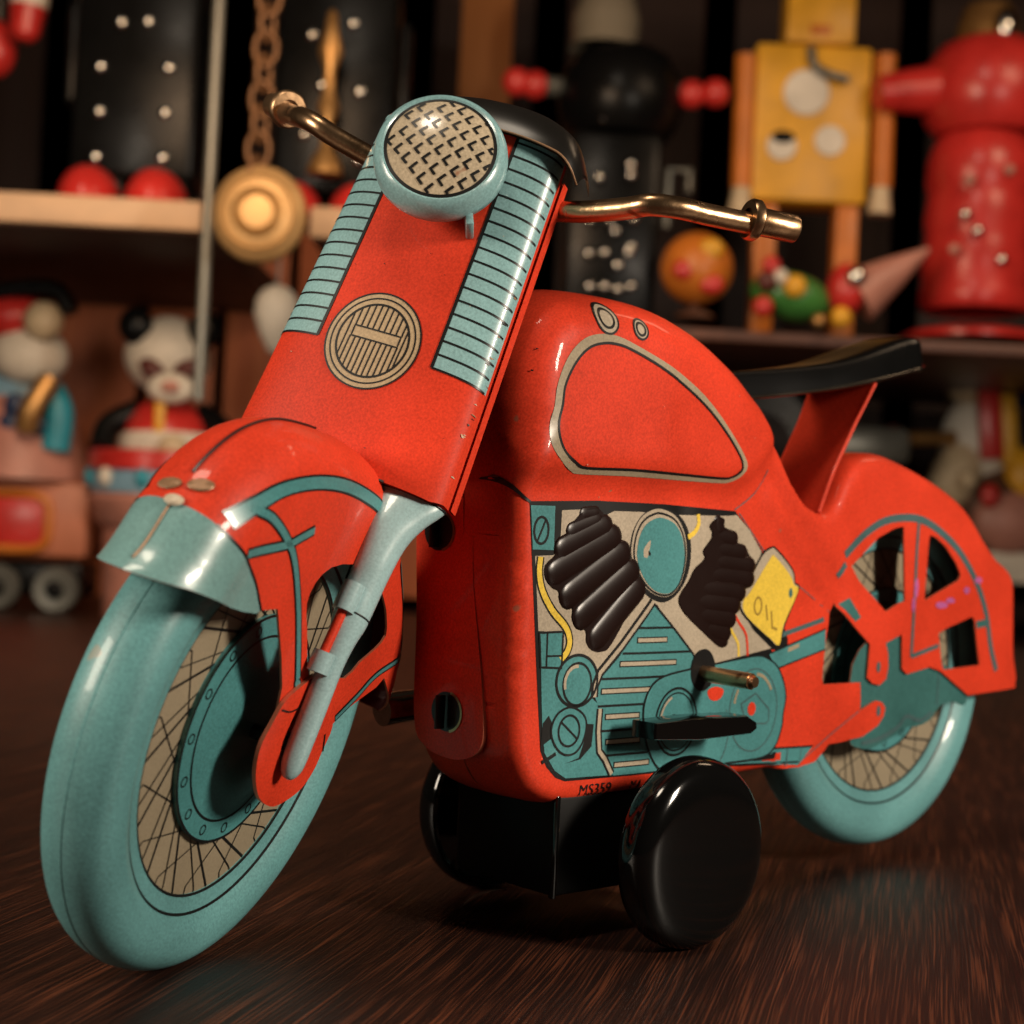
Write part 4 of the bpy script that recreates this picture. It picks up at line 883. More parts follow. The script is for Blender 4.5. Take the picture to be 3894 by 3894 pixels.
# ---- black cap over the top of the panel
mb = MB(); us2 = np.linspace(-1.0, 1.0, 49); V = []; lay = 14
for j in range(lay+1):
    t = j/lay
    for u in us2:
        a0 = 7.80+0.08*(1-abs(u)**2)-0.16*max(0, (abs(u)-0.78)/0.22)**2
        wv = 1.38; l = -0.03+u*wv; pf = 0.40+0.45*max(0, 1-min(1, abs(u))**2.55)**(1/2.55)+0.15*(7.8-5.5)+0.13
        ph = t*math.pi/2
        top = 0.78*(1-0.45*abs(u)**3)
        V.append((pf-0.85*(1-math.cos(ph)), l*(1-0.10*t*t), a0+top*math.sin(ph)+0.02))
V = S(*np.array(V).T); n_ = len(us2); F = [(i*n_+k, i*n_+k+1, (i+1)*n_+k+1, (i+1)*n_+k) for i in range(lay) for k in range(n_-1)]
mb.add(V, orient(V, F, SF), 'black_satin'); Vi = V-SF*0.03-SA*0.03; mb.add(Vi, orient(V, F, -SF), 'black_satin'); lip = V[:n_]-SF*0.01; tube(mb, lip, 0.014, 'bare_tin', 8)
mb.build('panel_cap', BIKE, angle=60)

# ---- handlebar
bar = empty('handlebar', (0, 0, 0), 0, BIKE)
mb = MB(); hb = []
half = [(0.35, 0.0, 7.45), (0.42, 0.8, 7.46), (0.55, 1.4, 7.48), (0.80, 2.05, 7.53), (0.92, 2.38, 7.59), (0.80, 2.70, 7.72), (0.55, 2.97, 7.88), (0.20, 3.36, 8.12), (0.10, 3.46, 8.19)]
pts = [(f, -l, a) for f, l, a in reversed(half[1:])]+half
pts = catmull(np.array(pts), False, 6); tube(mb, S(*pts.T), 0.14, 'brass', 20)
mb.build('bar_tube', bar)
for sgn in (1, -1):
    e = np.array([0.14, 3.42*sgn, 8.22]); g = np.array([-0.22, 3.92*sgn, 8.46]); d = g-e; d /= np.linalg.norm(d)
    mb = MB(); lathe(mb, [(0.14, -0.07), (0.24, -0.065), (0.265, -0.03), (0.265, 0.05), (0.24, 0.08), (0.17, 0.09)], 'brass', S(*e), d[0]*SF+d[1]*SL+d[2]*SA, 36); mb.build('collar', bar)
    mb = MB(); lathe(mb, [(0, 0.0), (0.170, 0.0), (0.18, 0.03), (0.18, 0.60), (0.168, 0.63), (0, 0.635)], 'brass', S(*e), d[0]*SF+d[1]*SL+d[2]*SA, 36); mb.build('grip', bar, fix=True)

# ---- small paint chips and scratches on panel and body
def chips(mb, surf, pts, lift):
    for (u, v, r, mm) in pts:
        k = 6; a = np.sort(rng.uniform(0, 2*np.pi, k)); rr = r*rng.uniform(0.5, 1.2, k); st = rng.uniform(0.35, 1.0)
        fill(mb, surf, np.stack([u+rr*np.cos(a), v+rr*np.sin(a)*st], 1), mm, lift, 0.5)
mb = MB(); L_ = []
for k in range(26): a = rng.uniform(3.5, 7.7); L_.append((pl_(rng.choice([0.985, -0.985, 0.96, 0.97]), a), a, rng.uniform(0.012, 0.028), rng.choice(['bare_tin', 'solder', 'print_gap_black'])))
for k in range(16): a = rng.uniform(3.5, 7.6); L_.append((pl_(rng.uniform(-0.8, 0.9), a), a, rng.uniform(0.008, 0.018), rng.choice(['bare_tin', 'solder', 'print_gap_black'])))
chips(mb, PAN, L_, 0.0115); mb.build('paint_chips', panel)
mb = MB(); L_ = [(9.35, 7.62, 0.035, 'print_gap_black'), (9.42, 7.35, 0.014, 'print_gap_black'), (7.85, 5.93, 0.04, 'bare_tin'), (8.05, 5.83, 0.02, 'bare_tin'), (7.9, 1.86, 0.03, 'bare_tin'), (7.75, 1.85, 0.035, 'bare_tin'), (8.1, 1.84, 0.022, 'solder')]
for k in range(30): L_.append((rng.uniform(1.5, 9.0), rng.uniform(5.95, 7.9), rng.uniform(0.006, 0.014), rng.choice(['bare_tin', 'print_gap_black', 'solder'])))
L_ = [q for q in L_ if inside(np.array([[q[0], q[1]]]), OUT)[0] and pdist(np.array([[q[0], q[1]]]), RIDGE)[0] > 0.1]
chips(mb, SIDE[1], L_, 0.0125); mb.build('paint_chips', BIKE)

# ================================================================== display cabinet behind the table
wood('plank_orange', (0.50, 0.125, 0.04), (0.60, 0.17, 0.055), 0.0, 0.55, 3.0, 200.0)
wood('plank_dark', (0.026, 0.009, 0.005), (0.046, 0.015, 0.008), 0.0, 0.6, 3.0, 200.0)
wood('shelf_brown', (0.10, 0.034, 0.018), (0.15, 0.05, 0.026), 0.0, 0.45, 3.0, 200.0)
wood('post_orange', (0.45, 0.17, 0.05), (0.52, 0.21, 0.07), 0.0, 0.5, 3.0, 200.0)
class Thing:
    def __init__(s, name, label, cat, loc, group=None): s.loc = np.array(loc, float); s.o = tag(empty(name, loc), label, cat, group)
    def part(s, name, mb, parent=None, **kw):
        for i in range(len(mb.v)): mb.v[i] = mb.v[i]-s.loc
        return mb.build(name, parent or s.o, **kw)
cab = Thing('display_cabinet', 'brown wooden display cabinet with open shelves full of toys', 'cabinet', (0, 90, 0))
def rect_box(p0, p1, y0, y1, m, bevel=0.12):
    """p0, p1: opposite corners (X, Y, Z) of the front face"""
    mb = MB(); box(mb, ((p0[0]+p1[0])/2, (y0+y1)/2, (p0[2]+p1[2])/2), (abs(p1[0]-p0[0]), y1-y0, abs(p1[2]-p0[2])), m, bevel=bevel); return mb
cab.part('board_front', rect_box((-58.0, 66.0, 18.24), (-13.63, 66.00, 16.99), 66, 66.8, 'bg_tan_board'))
cab.part('shelf_board', rect_box((-58.0, 66.0, 18.24), (-13.63, 66.00, 16.99), 66.81, 92, 'plank_dark'))  # darker than its own front: the underside's shade is put into the colour
cab.part('board_front', rect_box((-9.08, 66.00, 18.30), (-2.93, 66.00, 16.97), 66, 66.8, 'bg_tan_board'))
cab.part('shelf_board', rect_box((-9.08, 66.00, 18.30), (-2.93, 66.00, 16.97), 66.81, 92, 'plank_dark'))  # second board, underside shade painted in the same way
cab.part('shelf_board', rect_box((-0.61, 76.00, 14.77), (58.0, 76.0, 15.33), 76, 104, 'shelf_brown'))
for q0, q1 in (((-71.45, 93.00, 17.63), (-34.72, 93.00, -0.93)), ((-35.68, 93.00, 21.06), (-21.77, 93.00, -0.26)), ((-22.64, 93.00, 21.74), (-17.22, 93.00, -0.02)), ((-18.09, 93.00, 21.97), (-13.11, 93.00, 0.19)), ((-13.97, 93.00, 22.19), (-1.78, 93.00, 0.78))):
    cab.part('plank', rect_box(q0, q1, 93, 94.2, 'plank_orange'))
for k in range(-5, 6):
    if k < -2 or k > 2: cab.part('plank', rect_box((k*20.0, 106, -0.0), (k*20.0+19.7, 106, 46.0), 106, 107.5, 'plank_dark'))
for q0, q1 in (((-45.74, 106.00, 44.07), (-30.45, 106.00, -7.21)), ((-33.06, 106.00, 44.73), (-18.75, 106.00, -6.60)), ((-21.32, 106.00, 45.35), (-6.69, 106.00, -5.98)), ((-9.21, 106.00, 45.98), (2.18, 106.00, -5.52)), ((-0.31, 106.00, 46.44), (13.53, 106.00, -4.92)), ((11.09, 106.00, 47.04), (26.66, 106.00, -4.24)), ((24.27, 106.00, 47.73), (44.40, 106.00, -3.32))):
    cab.part('plank', rect_box(q0, q1, 106, 107.5, 'plank_dark'))
cab.part('corner_post', rect_box((-4.43, 92.00, 37.70), (-1.41, 92.00, 14.29), 92, 95, 'post_orange'))
mb = MB(); p0, p1 = np.array((-12.54, 62.00, 26.26)), np.array((-11.65, 62.00, 9.65)); p1[0] = p0[0]; p1[1] = p0[1]; p0[2] = 38.8; tube(mb, [p1, p0], 0.23, 'bg_grey', 14); cab.part('metal_rod', mb)

mb = MB(); box(mb, (0, 75, 39.6), (170, 34, 1.8), 'plank_dark', bevel=0.15); cab.part('top_shelf', mb)
# ---- gold bell on its chain
c_ = np.array((-10.17, 60.00, 16.68)); bell = Thing('hanging_medallion', 'round gold medallion hanging from a chain in front of the pale shelf edge', 'medallion', tuple(c_))
mb = MB(); ellipsoid(mb, c_, (1.80, 0.75, 1.86), 'bg_gold', 40, 24); lathe(mb, [(0.55, 0.66), (0.75, 0.78), (0.95, 0.66)], 'bg_oldgold', c_, (0, -1, 0), 40); lathe(mb, [(1.25, 0.48), (1.38, 0.60), (1.52, 0.44)], 'bg_gold', c_, (0, -1, 0), 40); bell.part('disc', mb)
k = 0; y_ = 330; q_top = 0
while q_top < 38.4:
    q = np.array((-10.67, 60.00, 20.80)); q[2] = c_[2]+ (405-y_)*60/2981.5; q[0] = c_[0]-0.2+0.02*k
    mb = MB(); t = np.linspace(0, 2*np.pi, 17); lk = np.stack([q[0]+0.42*np.cos(t)*(1 if k % 2 else 0.5), q[1]+0.3*np.cos(t)*(0 if k % 2 else 1), q[2]+0.68*np.sin(t)], 1); tube(mb, lk, 0.10, 'bg_chain', 10, caps=False); bell.part('chain_link', mb); q_top = q[2]; y_ -= 48; k += 1
# ---- white glass lamp beside the rod
c_ = np.array((-10.88, 70.00, 14.25)); lamp = Thing('glass_ornament', 'small white teardrop ornament left of the motorcycle front panel', 'ornament', tuple(c_))
mb = MB(); lathe(mb, [(0, -1.9), (0.35, -1.7), (0.75, -0.9), (1.0, -0.1), (0.95, 0.5), (0.7, 0.95), (0.3, 1.2), (0, 1.25)], 'bg_white', c_, (0, 0, 1), 28); lamp.part('drop', mb)
mb = MB(); tube(mb, [c_+[0, 0, 1.2], c_+[0, 0, 3.6]], 0.06, 'bg_grey', 8); lamp.part('cord', mb)

# ---- black robots on the left shelf
def black_robot(label, x0, x1, foot_y, Y, rivets, group):
    xa, xb = x0[0], x1[0]; cx = (xa+xb)/2; wd = xb-xa; zb = foot_y
    T_ = Thing('black_robot', label, 'toy robot', (cx, Y, zb), group)
    mb = MB(); box(mb, (cx, Y+0.4, zb+6.2), (wd*0.94, 3.6, 9.6), 'bg_black', bevel=0.45); T_.part('torso', mb)
    for s in (-1, 1):
        mb = MB(); box(mb, (cx+s*wd*0.24, Y+0.3, zb+0.9), (wd*0.36, 2.6, 1.6), 'bg_black', bevel=0.3); T_.part('leg', mb)
        mb = MB(); ellipsoid(mb, (cx+s*wd*0.245, Y-2.3, zb+0.05), (wd*0.225, 2.0, 1.65), 'bg_red', 28, 16)
        mb.v = [np.maximum(v, [-1e9, -1e9, zb+0.0]) for v in mb.v]; T_.part('foot', mb)
        mb = MB(); box(mb, (cx+s*(wd*0.53), Y+0.3, zb+7.2), (0.5, 1.5, 4.6), 'bg_black', bevel=0.22); T_.part('arm', mb)
    for (dx, dz) in rivets:
        mb = MB(); ellipsoid(mb, (cx+dx*wd, Y-1.42, zb+dz), (0.27, 0.2, 0.27), 'bg_silver', 16, 10); T_.part('rivet', mb)
    mb = MB(); box(mb, (cx, Y+0.2, zb+12.4), (wd*0.55, 2.6, 2.6), 'bg_black', bevel=0.3); T_.part('head', mb)
shelf_z = (-21.07, 70.00, 19.12)[2]
black_robot('black toy robot with red feet on the shelf above the panda', (-20.60, 70.00, 27.66), (-14.67, 70.00, 27.97), (-17.87, 66.00, 18.37)[2], 71, [(-0.26, 6.3), (0.25, 6.4), (-0.25, 4.3), (0.24, 4.4), (-0.26, 2.3), (0.24, 2.4), (-0.12, 8.3), (0.08, 8.4)], 'black toy robots on the left shelves')
black_robot('black toy robot with red feet directly left of the headlight', (-11.57, 70.00, 28.13), (-6.02, 70.00, 28.42), (-7.87, 66.00, 18.14)[2], 71, [(-0.20, 8.4), (-0.05, 8.9), (0.12, 9.0), (-0.1, 6.2), (0.2, 6.0), (-0.22, 4.0), (-0.05, 3.1), (0.22, 3.0)], 'black toy robots on the left shelves')
# ---- brass ornament in front of the second robot
c_ = np.array((-8.83, 68.00, 20.04)); orn = Thing('turned_finial', 'slim turned brown finial in front of the black robot by the headlight', 'ornament', tuple(c_))
mb = MB(); lathe(mb, [(0, 0), (0.8, 0), (0.7, 0.5), (0.28, 1.2), (0.25, 2.2), (0.5, 2.9), (0.26, 3.6), (0.24, 4.5), (0.55, 5.3), (0.3, 6.2), (0.2, 7.0), (0, 7.2)], 'bg_oldgold', c_, (0, 0, 1), 24); orn.part('spindle', mb)
# ---- red and white baton toy at the left edge
c_ = np.array((-24.05, 74.00, 26.87)); bt = Thing('toy_baton', 'red tipped white toy baton in the top left corner', 'toy', tuple(c_))
mb = MB(); tube(mb, [c_+[0.3, 0, 3.4], c_+[0.15, 0, 1.6]], 0.9, 'bg_white', 18); bt.part('handle', mb); mb = MB(); tube(mb, [c_+[0.3, 0, 3.3], np.array([c_[0]+0.3, c_[1], 38.8])], 0.12, 'bg_grey', 8); bt.part('cord', mb)
mb = MB(); tube(mb, [c_+[0.15, 0, 1.6], c_+[0.02, 0, 0.3], c_+[0, 0, 0]], [0.85, 0.72, 0.4], 'bg_red', 18); bt.part('tip', mb)
c_ = np.array((-25.96, 76.00, 27.02)); bt = Thing('red_ball', 'red ball half cut off at the left edge near the top', 'ball', tuple(c_)); mb = MB(); ellipsoid(mb, c_, (0.95, 0.95, 1.4), 'bg_red'); bt.part('ball_body', mb); 
mb = MB(); tube(mb, [c_+[0, 0, 1.3], np.array([c_[0], c_[1], 38.8])], 0.12, 'bg_grey', 8); bt.part('cord', mb)

# ---- panda drummer on the table
b = np.array((-16.71, 77.00, 5.18)); b[2] = 0
pan_ = Thing('panda_drummer', 'toy panda in a red vest standing behind a small drum', 'toy panda', (b[0], 77, 0))
hd = np.array((-17.12, 77.00, 12.74)); 
mb = MB(); ellipsoid(mb, hd, (2.12, 1.9, 1.95), 'bg_white', 36, 22); head_ = pan_.part('head', mb)
for q in ((-18.46, 75.60, 14.00), (-15.10, 75.60, 13.97)):
    mb = MB(); ellipsoid(mb, q, (0.85, 0.5, 0.9), 'bg_black', 18, 12); pan_.part('ear', mb)
for q, a in (((-17.44, 75.20, 11.90), 0.6), ((-15.83, 75.20, 11.98), -0.5)):
    mb = MB(); ellipsoid(mb, q, (0.72, 0.4, 0.45), 'bg_maroon', 18, 12, rot=roty(a)); pan_.part('eye_patch', mb)
mb = MB(); ellipsoid(mb, (-16.45, 74.80, 11.03), (1.15, 0.6, 0.75), 'bg_white', 18, 12); pan_.part('muzzle', mb); mb = MB(); ellipsoid(mb, (-16.32, 74.10, 11.05), (0.45, 0.25, 0.3), 'bg_pink', 14, 10); pan_.part('nose', mb)
vc = np.array((-16.93, 77.00, 9.31)); mb = MB(); lathe(mb, [(0.9, 1.3), (1.5, 0.9), (2.0, 0.1), (2.2, -0.7), (2.2, -1.0), (0, -1.0)], 'bg_red', vc, (0, 0, 1), 28); pan_.part('vest', mb)
mb = MB(); box(mb, vc+[0, -2.0, 0.1], (0.5, 0.3, 2.2), 'bg_yellow', bevel=0.1); pan_.part('vest_trim', mb)
for s in (-1, 1):
    mb = MB(); tube(mb, catmull([vc+[s*1.5, 0, 0.7], vc+[s*2.7, -0.6, -0.1], vc+[s*2.9, -1.2, -1.3]], False, 5), 0.62, 'bg_black', 14); pan_.part('arm', mb)
wc = np.array((-16.89, 77.00, 8.51)); mb = MB(); lathe(mb, [(0, 0.55), (2.1, 0.5), (2.35, 0.1), (2.35, -0.4), (2.1, -0.7), (0, -0.7)], 'bg_white', wc, (0, 0, 1), 28); pan_.part('belly', mb)
mb = MB(); ellipsoid(mb, (-16.05, 74.00, 8.22), (0.7, 0.5, 0.6), 'bg_cream', 16, 10); pan_.part('buckle', mb)
dt = np.array((-17.07, 77.00, 7.98)); z1 = dt[2]; 
drum = Thing('toy_drum', 'small drum with a red rim and blue diamond band on a pink base', 'drum', (dt[0], 76, 0))
mb = MB(); lathe(mb, [(0, z1), (3.2, z1), (3.3, z1-0.1), (3.3, z1-0.85), (3.2, z1-0.95)], 'bg_red', (dt[0], 76, 0), (0, 0, 1), 40); drum.part('rim', mb)
mb = MB(); lathe(mb, [(3.1, z1-0.9), (3.1, z1-2.0)], 'bg_blue', (dt[0], 76, 0), (0, 0, 1), 40); dr = drum.part('shell', mb)
for k in range(10):
    a = 2*np.pi*k/10+0.3; q = np.array([dt[0]+3.12*math.cos(a), 76+3.12*math.sin(a), z1-1.3]); mb = MB(); ellipsoid(mb, q, (0.35, 0.35, 0.5), 'bg_cyan' if k % 2 else 'bg_white', 10, 8); drum.part('diamond', mb)
mb = MB(); lathe(mb, [(3.0, z1-2.0), (3.25, z1-2.3), (2.9, z1-3.4), (2.5, z1-3.7), (2.3, 0.02), (0, 0.02)], 'bg_pink', (dt[0], 76, 0), (0, 0, 1), 40); drum.part('base', mb)

# ---- clown figure riding a cart at the left edge
g0 = np.array((-22.80, 76.00, 0.01)); gx = g0[0]
cart = Thing('toy_cart', 'red and pink toy cart with a yellow ring on its side at the left edge', 'toy cart', (gx, 76, 0))
ct, cb = np.array((-23.15, 76.00, 6.37))[2], np.array((-22.94, 76.00, 2.63))[2]; xr = np.array((-20.33, 76.00, 5.37))[0]; xl = np.array((-26.90, 76.00, 5.02))[0]
mb = MB(); box(mb, ((xl+xr)/2, 78, (ct+cb)/2), (xr-xl, 4, ct-cb), 'bg_rust', bevel=0.4); body_ = cart.part('cart_box', mb)
yl = np.array((-22.89, 75.70, 4.34)); mb = MB(); t = np.linspace(0, 2*np.pi, 33); rg = np.stack([yl[0]-1.4+2.1*np.sign(np.cos(t))*np.abs(np.cos(t))**0.5, 0*t+75.95, yl[2]+1.35*np.sign(np.sin(t))*np.abs(np.sin(t))**0.5], 1); tube(mb, rg, 0.24, 'bg_orange', 8, caps=False); cart.part('yellow_ring', mb)
mb = MB(); box(mb, (yl[0]-1.4, 75.95, yl[2]), (3.6, 0.1, 2.2), 'bg_red', bevel=0.03); cart.part('side_panel', mb)
for xx in ((-21.78, 76.00, 0.95)[0], (-24.63, 76.00, 0.80)[0]):
    mb = MB(); lathe(mb, [(0.35, -0.3), (1.0, -0.35), (1.12, -0.2), (1.12, 0.2), (1.0, 0.35), (0.35, 0.3)], 'bg_grey', (xx, 76.3, 1.13), (0, 1, 0), 28); wz = cart.part('wheel', mb)
    mb = MB(); ellipsoid(mb, (xx, 75.9, 1.13), (0.45, 0.2, 0.45), 'bg_black', 14, 8); cart.part('hub', mb)
mb = MB(); box(mb, ((xl+xr)/2, 78, 1.6), (xr-xl-0.6, 3.2, 1.6), 'bg_black', bevel=0.2); cart.part('chassis', mb)
fg = np.array((-23.97, 77.00, 6.48)); clown = Thing('clown_figure', 'toy figure in blue and white with a red cap sitting on the cart', 'toy figure', (fg[0], 78, ct))
mb = MB(); lathe(mb, [(0, 0.02), (3.4, 0.02), (3.2, 0.8), (2.6, 2.6), (1.9, 4.0), (0, 4.2)], 'bg_pink', (fg[0]-0.3, 78, ct), (0, 0, 1), 28); clown.part('skirt', mb)
tz = np.array((-24.41, 77.00, 9.82))[2]; mb = MB(); ellipsoid(mb, (fg[0]-0.6, 78, tz), (2.3, 1.6, 2.6), 'bg_blue', 28, 18); clown.part('torso', mb)
for q in ((-24.03, 75.60, 9.87), (-24.23, 75.60, 8.97), (-22.92, 75.60, 9.04)):
    mb = MB(); ellipsoid(mb, q, (0.55, 0.3, 0.6), 'bg_navy', 12, 8); clown.part('button', mb)
mb = MB(); tube(mb, catmull([(-22.22, 75.00, 11.18), (-22.90, 74.60, 9.72), (-23.16, 74.80, 8.72)], False, 5), 0.55, 'bg_oldgold', 12); clown.part('arm', mb)
mb = MB(); tube(mb, catmull([(-22.49, 76.00, 10.74), (-21.99, 76.00, 9.62), (-22.10, 76.00, 7.83)], False, 5), 0.7, 'bg_cyan', 12); clown.part('sleeve', mb)
hz = np.array((-23.91, 77.00, 12.44)); mb = MB(); ellipsoid(mb, hz, (1.9, 1.6, 1.5), 'bg_white', 26, 16); clown.part('head', mb)
mb = MB(); ellipsoid(mb, (-24.78, 77.00, 14.21), (1.8, 1.5, 1.25), 'bg_red', 24, 16); clown.part('cap', mb)
mb = MB(); ellipsoid(mb, (-22.88, 75.60, 13.97), (0.95, 0.8, 0.95), 'bg_cream', 20, 14); clown.part('pompom', mb)
mb = MB(); tube(mb, catmull([(-25.92, 76.00, 15.17), (-24.15, 76.00, 15.52), (-22.49, 76.00, 15.52), (-21.67, 76.00, 14.49)], False, 5), 0.45, 'bg_black', 12); clown.part('hat_brim', mb)

# ---- black robot with glass dome on the right shelf
rz = np.array((4.71, 80.00, 15.81))[2]; rc = np.array((4.41, 80.00, 24.20)); RX = rc[0]
rob = Thing('domed_robot', 'black toy robot with a clear dome and red ball hands', 'toy robot', (RX, 80, rz))
ts_ = np.array((4.26, 80.00, 29.81)); bs_ = np.array((4.22, 80.00, 25.22)); hw = 3.15
mb = MB(); lathe(mb, [(0, 0), (1.6, -0.05), (2.4, -0.5), (3.0, -1.5), (3.2, -2.8), (3.0, -3.9), (2.5, -4.6), (0, -4.6)], 'bg_black', (RX, 80, ts_[2]), (0, 0, 1), 40); rob.part('shoulder_dome', mb)
hz0, hz1 = bs_[2], rz
mb = MB(); box(mb, (RX-0.2, 80, (hz0+hz1)/2), (4.6, 4.0, hz0-hz1), 'bg_black', bevel=0.5); rob.part('lower_body', mb)
mb = MB(); lathe(mb, [(0, 3.4), (0.9, 3.2), (1.5, 2.5), (1.75, 1.4), (1.7, 0.3), (1.9, 0.0)], 'bg_glass', (RX-0.9, 80, ts_[2]-0.1), (0, 0, 1), 32); rob.part('glass_dome', mb)
for pts_, gm in ((((0.05, 79.00, 27.47), (-0.88, 79.00, 27.56)), 1), (((7.90, 79.00, 27.40), (9.09, 79.00, 27.52)), 1)):
    for q in pts_: mb = MB(); ellipsoid(mb, q, (0.72, 0.7, 0.72), 'bg_red', 18, 12); rob.part('hand_ball', mb)
for a_, b_ in (((0.45, 79.00, 27.44), (2.21, 80.00, 27.65)), ((7.64, 79.00, 27.42), (6.25, 80.00, 27.75))):
    mb = MB(); tube(mb, [a_, b_], 0.5, 'bg_grey', 14); rob.part('arm', mb)
for d in ((3.52, 77.60, 25.64), (4.88, 77.60, 25.71), (3.41, 77.60, 22.73), (4.97, 77.60, 22.89), (4.94, 77.60, 23.41), (3.05, 77.60, 20.57), (4.04, 77.60, 20.62), (5.21, 77.60, 20.76), (4.33, 77.60, 20.11), (5.15, 77.60, 19.37), (3.09, 77.60, 18.92), (3.86, 77.60, 19.02), (4.55, 77.60, 18.43), (5.04, 77.60, 19.08), (3.22, 77.60, 17.31), (3.95, 77.60, 17.35), (5.25, 77.60, 17.42), (4.61, 77.60, 17.25)):
    mb = MB(); ellipsoid(mb, d, (0.25, 0.2, 0.25), 'bg_silver', 14, 9); rob.part('rivet', mb)
# small wire loop beside it
c_ = np.array((7.51, 79.00, 23.07)); lp = Thing('wire_loop', 'small grey wire loop beside the domed robot', 'wire loop', tuple(c_)); mb = MB(); tube(mb, [c_+[-0.55, 0, -2.4], c_+[-0.55, 0, 0.5], c_+[0.5, 0, 0.5], c_+[0.5, 0, -0.6]], 0.2, 'bg_grey', 10); lp.part('wire', mb)

# ---- globe
c_ = np.array((8.32, 76.50, 18.26)); gl_ = Thing('small_globe', 'small orange globe on a dark stand on the right shelf', 'globe', (c_[0], 76.5, rz))
mb = MB(); ellipsoid(mb, c_, (1.75, 1.75, 1.75), 'bg_orange', 36, 22); gb = gl_.part('ball', mb)
for q in ((0.5, -1.45, 0.75), (-0.7, -1.4, -0.3), (0.6, -1.35, -0.9)):
    mb = MB(); ellipsoid(mb, c_+np.array(q), (0.6, 0.3, 0.5), 'bg_red' if q[2] < 0 else 'bg_yellow', 14, 8); gl_.part('continent', mb)
mb = MB(); lathe(mb, [(0.2, c_[2]-1.7-rz), (0.25, 0.5), (0.9, 0.2), (1.0, 0.0)], 'bg_brown', (c_[0], 76.5, rz+0.03), (0, 0, 1), 24); gl_.part('stand', mb)

# ---- yellow box robot
t0, t1 = np.array((11.17, 80.00, 30.49)), np.array((17.07, 80.00, 22.49)); cx = (t0[0]+t1[0])/2; cz = (t0[2]+t1[2])/2
yr = Thing('yellow_robot', 'boxy yellow toy robot with white dials on its chest', 'toy robot', (cx, 80, rz))
mb = MB(); box(mb, (cx, 81.2, cz), (t1[0]-t0[0], 2.8, t0[2]-t1[2]), 'bg_yellow', bevel=0.25); yr.part('torso', mb)
mb = MB(); box(mb, (cx+0.3, 81.2, t0[2]+1.7), (3.5, 2.4, 3.1), 'bg_yellow', bevel=0.2); hd_ = yr.part('head', mb)
mb = MB(); box(mb, (cx+0.25, 79.95, t0[2]+0.8), (1.0, 0.15, 0.5), 'bg_orange', bevel=0.05); yr.part('mouth', mb)
for d, r in (((13.78, 79.75, 28.00), 1.18), ((12.66, 79.75, 25.25), 0.78), ((15.08, 79.75, 25.62), 0.8)):
    mb = MB(); lathe(mb, [(0, 0.12), (r*0.9, 0.1), (r, 0.0), (r, -0.15)], 'bg_white', d, (0, -1, 0), 28); yr.part('dial', mb)
mb = MB(); d = np.array((12.69, 79.60, 25.67)); ellipsoid(mb, d, (0.6, 0.15, 0.32), 'bg_black', 14, 8); yr.part('needle', mb)
mb = MB(); tube(mb, catmull([np.array((13.86, 79.60, 30.24)), np.array((14.01, 79.50, 29.41)), np.array((14.68, 79.40, 28.94)), np.array((15.79, 79.50, 28.70))], False, 5), 0.22, 'bg_grey', 10); yr.part('hose', mb)
for a_, b_, c_, d_ in (((10.67, 80.00, 29.79), (10.77, 80.00, 23.05), (10.74, 79.80, 23.01), (10.70, 79.80, 21.66)), ((17.73, 80.00, 30.16), (17.83, 80.00, 23.42), (17.78, 79.80, 23.38), (17.74, 79.80, 22.03))):
    mb = MB(); tube(mb, [b_, a_], 0.55, 'bg_orange', 12); yr.part('arm', mb)
    mb = MB(); tube(mb, [d_, c_], [0.62, 0.45], 'bg_cream', 12); yr.part('hand', mb)
for a_ in ((12.13, 80.60, 22.44), (16.27, 80.60, 22.65)):
    mb = MB(); lz = a_[2]-rz; box(mb, (a_[0], 81, rz+lz/2), (1.15, 1.6, lz), 'bg_orange', bevel=0.15); yr.part('leg', mb)

# ---- green and pink toy rocket in front of it
c_ = np.array((12.55, 76.00, 17.17)); rk = Thing('toy_rocket', 'green toy rocket with a red ball and pink tail on the right shelf', 'toy rocket', (c_[0], 76, rz))
mb = MB(); ellipsoid(mb, c_+[0.3, 0, -0.1], (2.0, 1.4, 1.15), 'bg_green', 28, 16, rot=roty(0.2)); rk.part('hull', mb)
mb = MB(); ellipsoid(mb, np.array((15.42, 75.50, 17.50)), (0.95, 0.9, 1.25), 'bg_red', 22, 14); rk.part('ball', mb)
a_, b_ = np.array((16.00, 76.00, 17.22)), np.array((19.38, 76.00, 19.70)); mb = MB(); tube(mb, [a_, (a_+b_)/2, b_], [1.35, 0.8, 0.12], 'bg_pink', 20); rk.part('tail_cone', mb)
for d, m_, r in (((11.47, 74.60, 17.54), 'bg_maroon', 0.5), ((12.08, 74.60, 17.77), 'bg_white', 0.4), ((12.80, 74.60, 17.36), 'bg_yellow', 0.55), ((11.35, 74.60, 16.33), 'bg_red', 0.5), ((15.66, 74.60, 17.96), 'bg_silver', 0.5), ((15.05, 74.60, 16.02), 'bg_yellow', 0.5), ((14.01, 74.60, 15.79), 'bg_oldgold', 0.35), ((11.63, 74.60, 18.30), 'bg_red', 0.45)):
    mb = MB(); ellipsoid(mb, d, (r, r*0.8, r), m_, 14, 9); rk.part('bulb', mb)

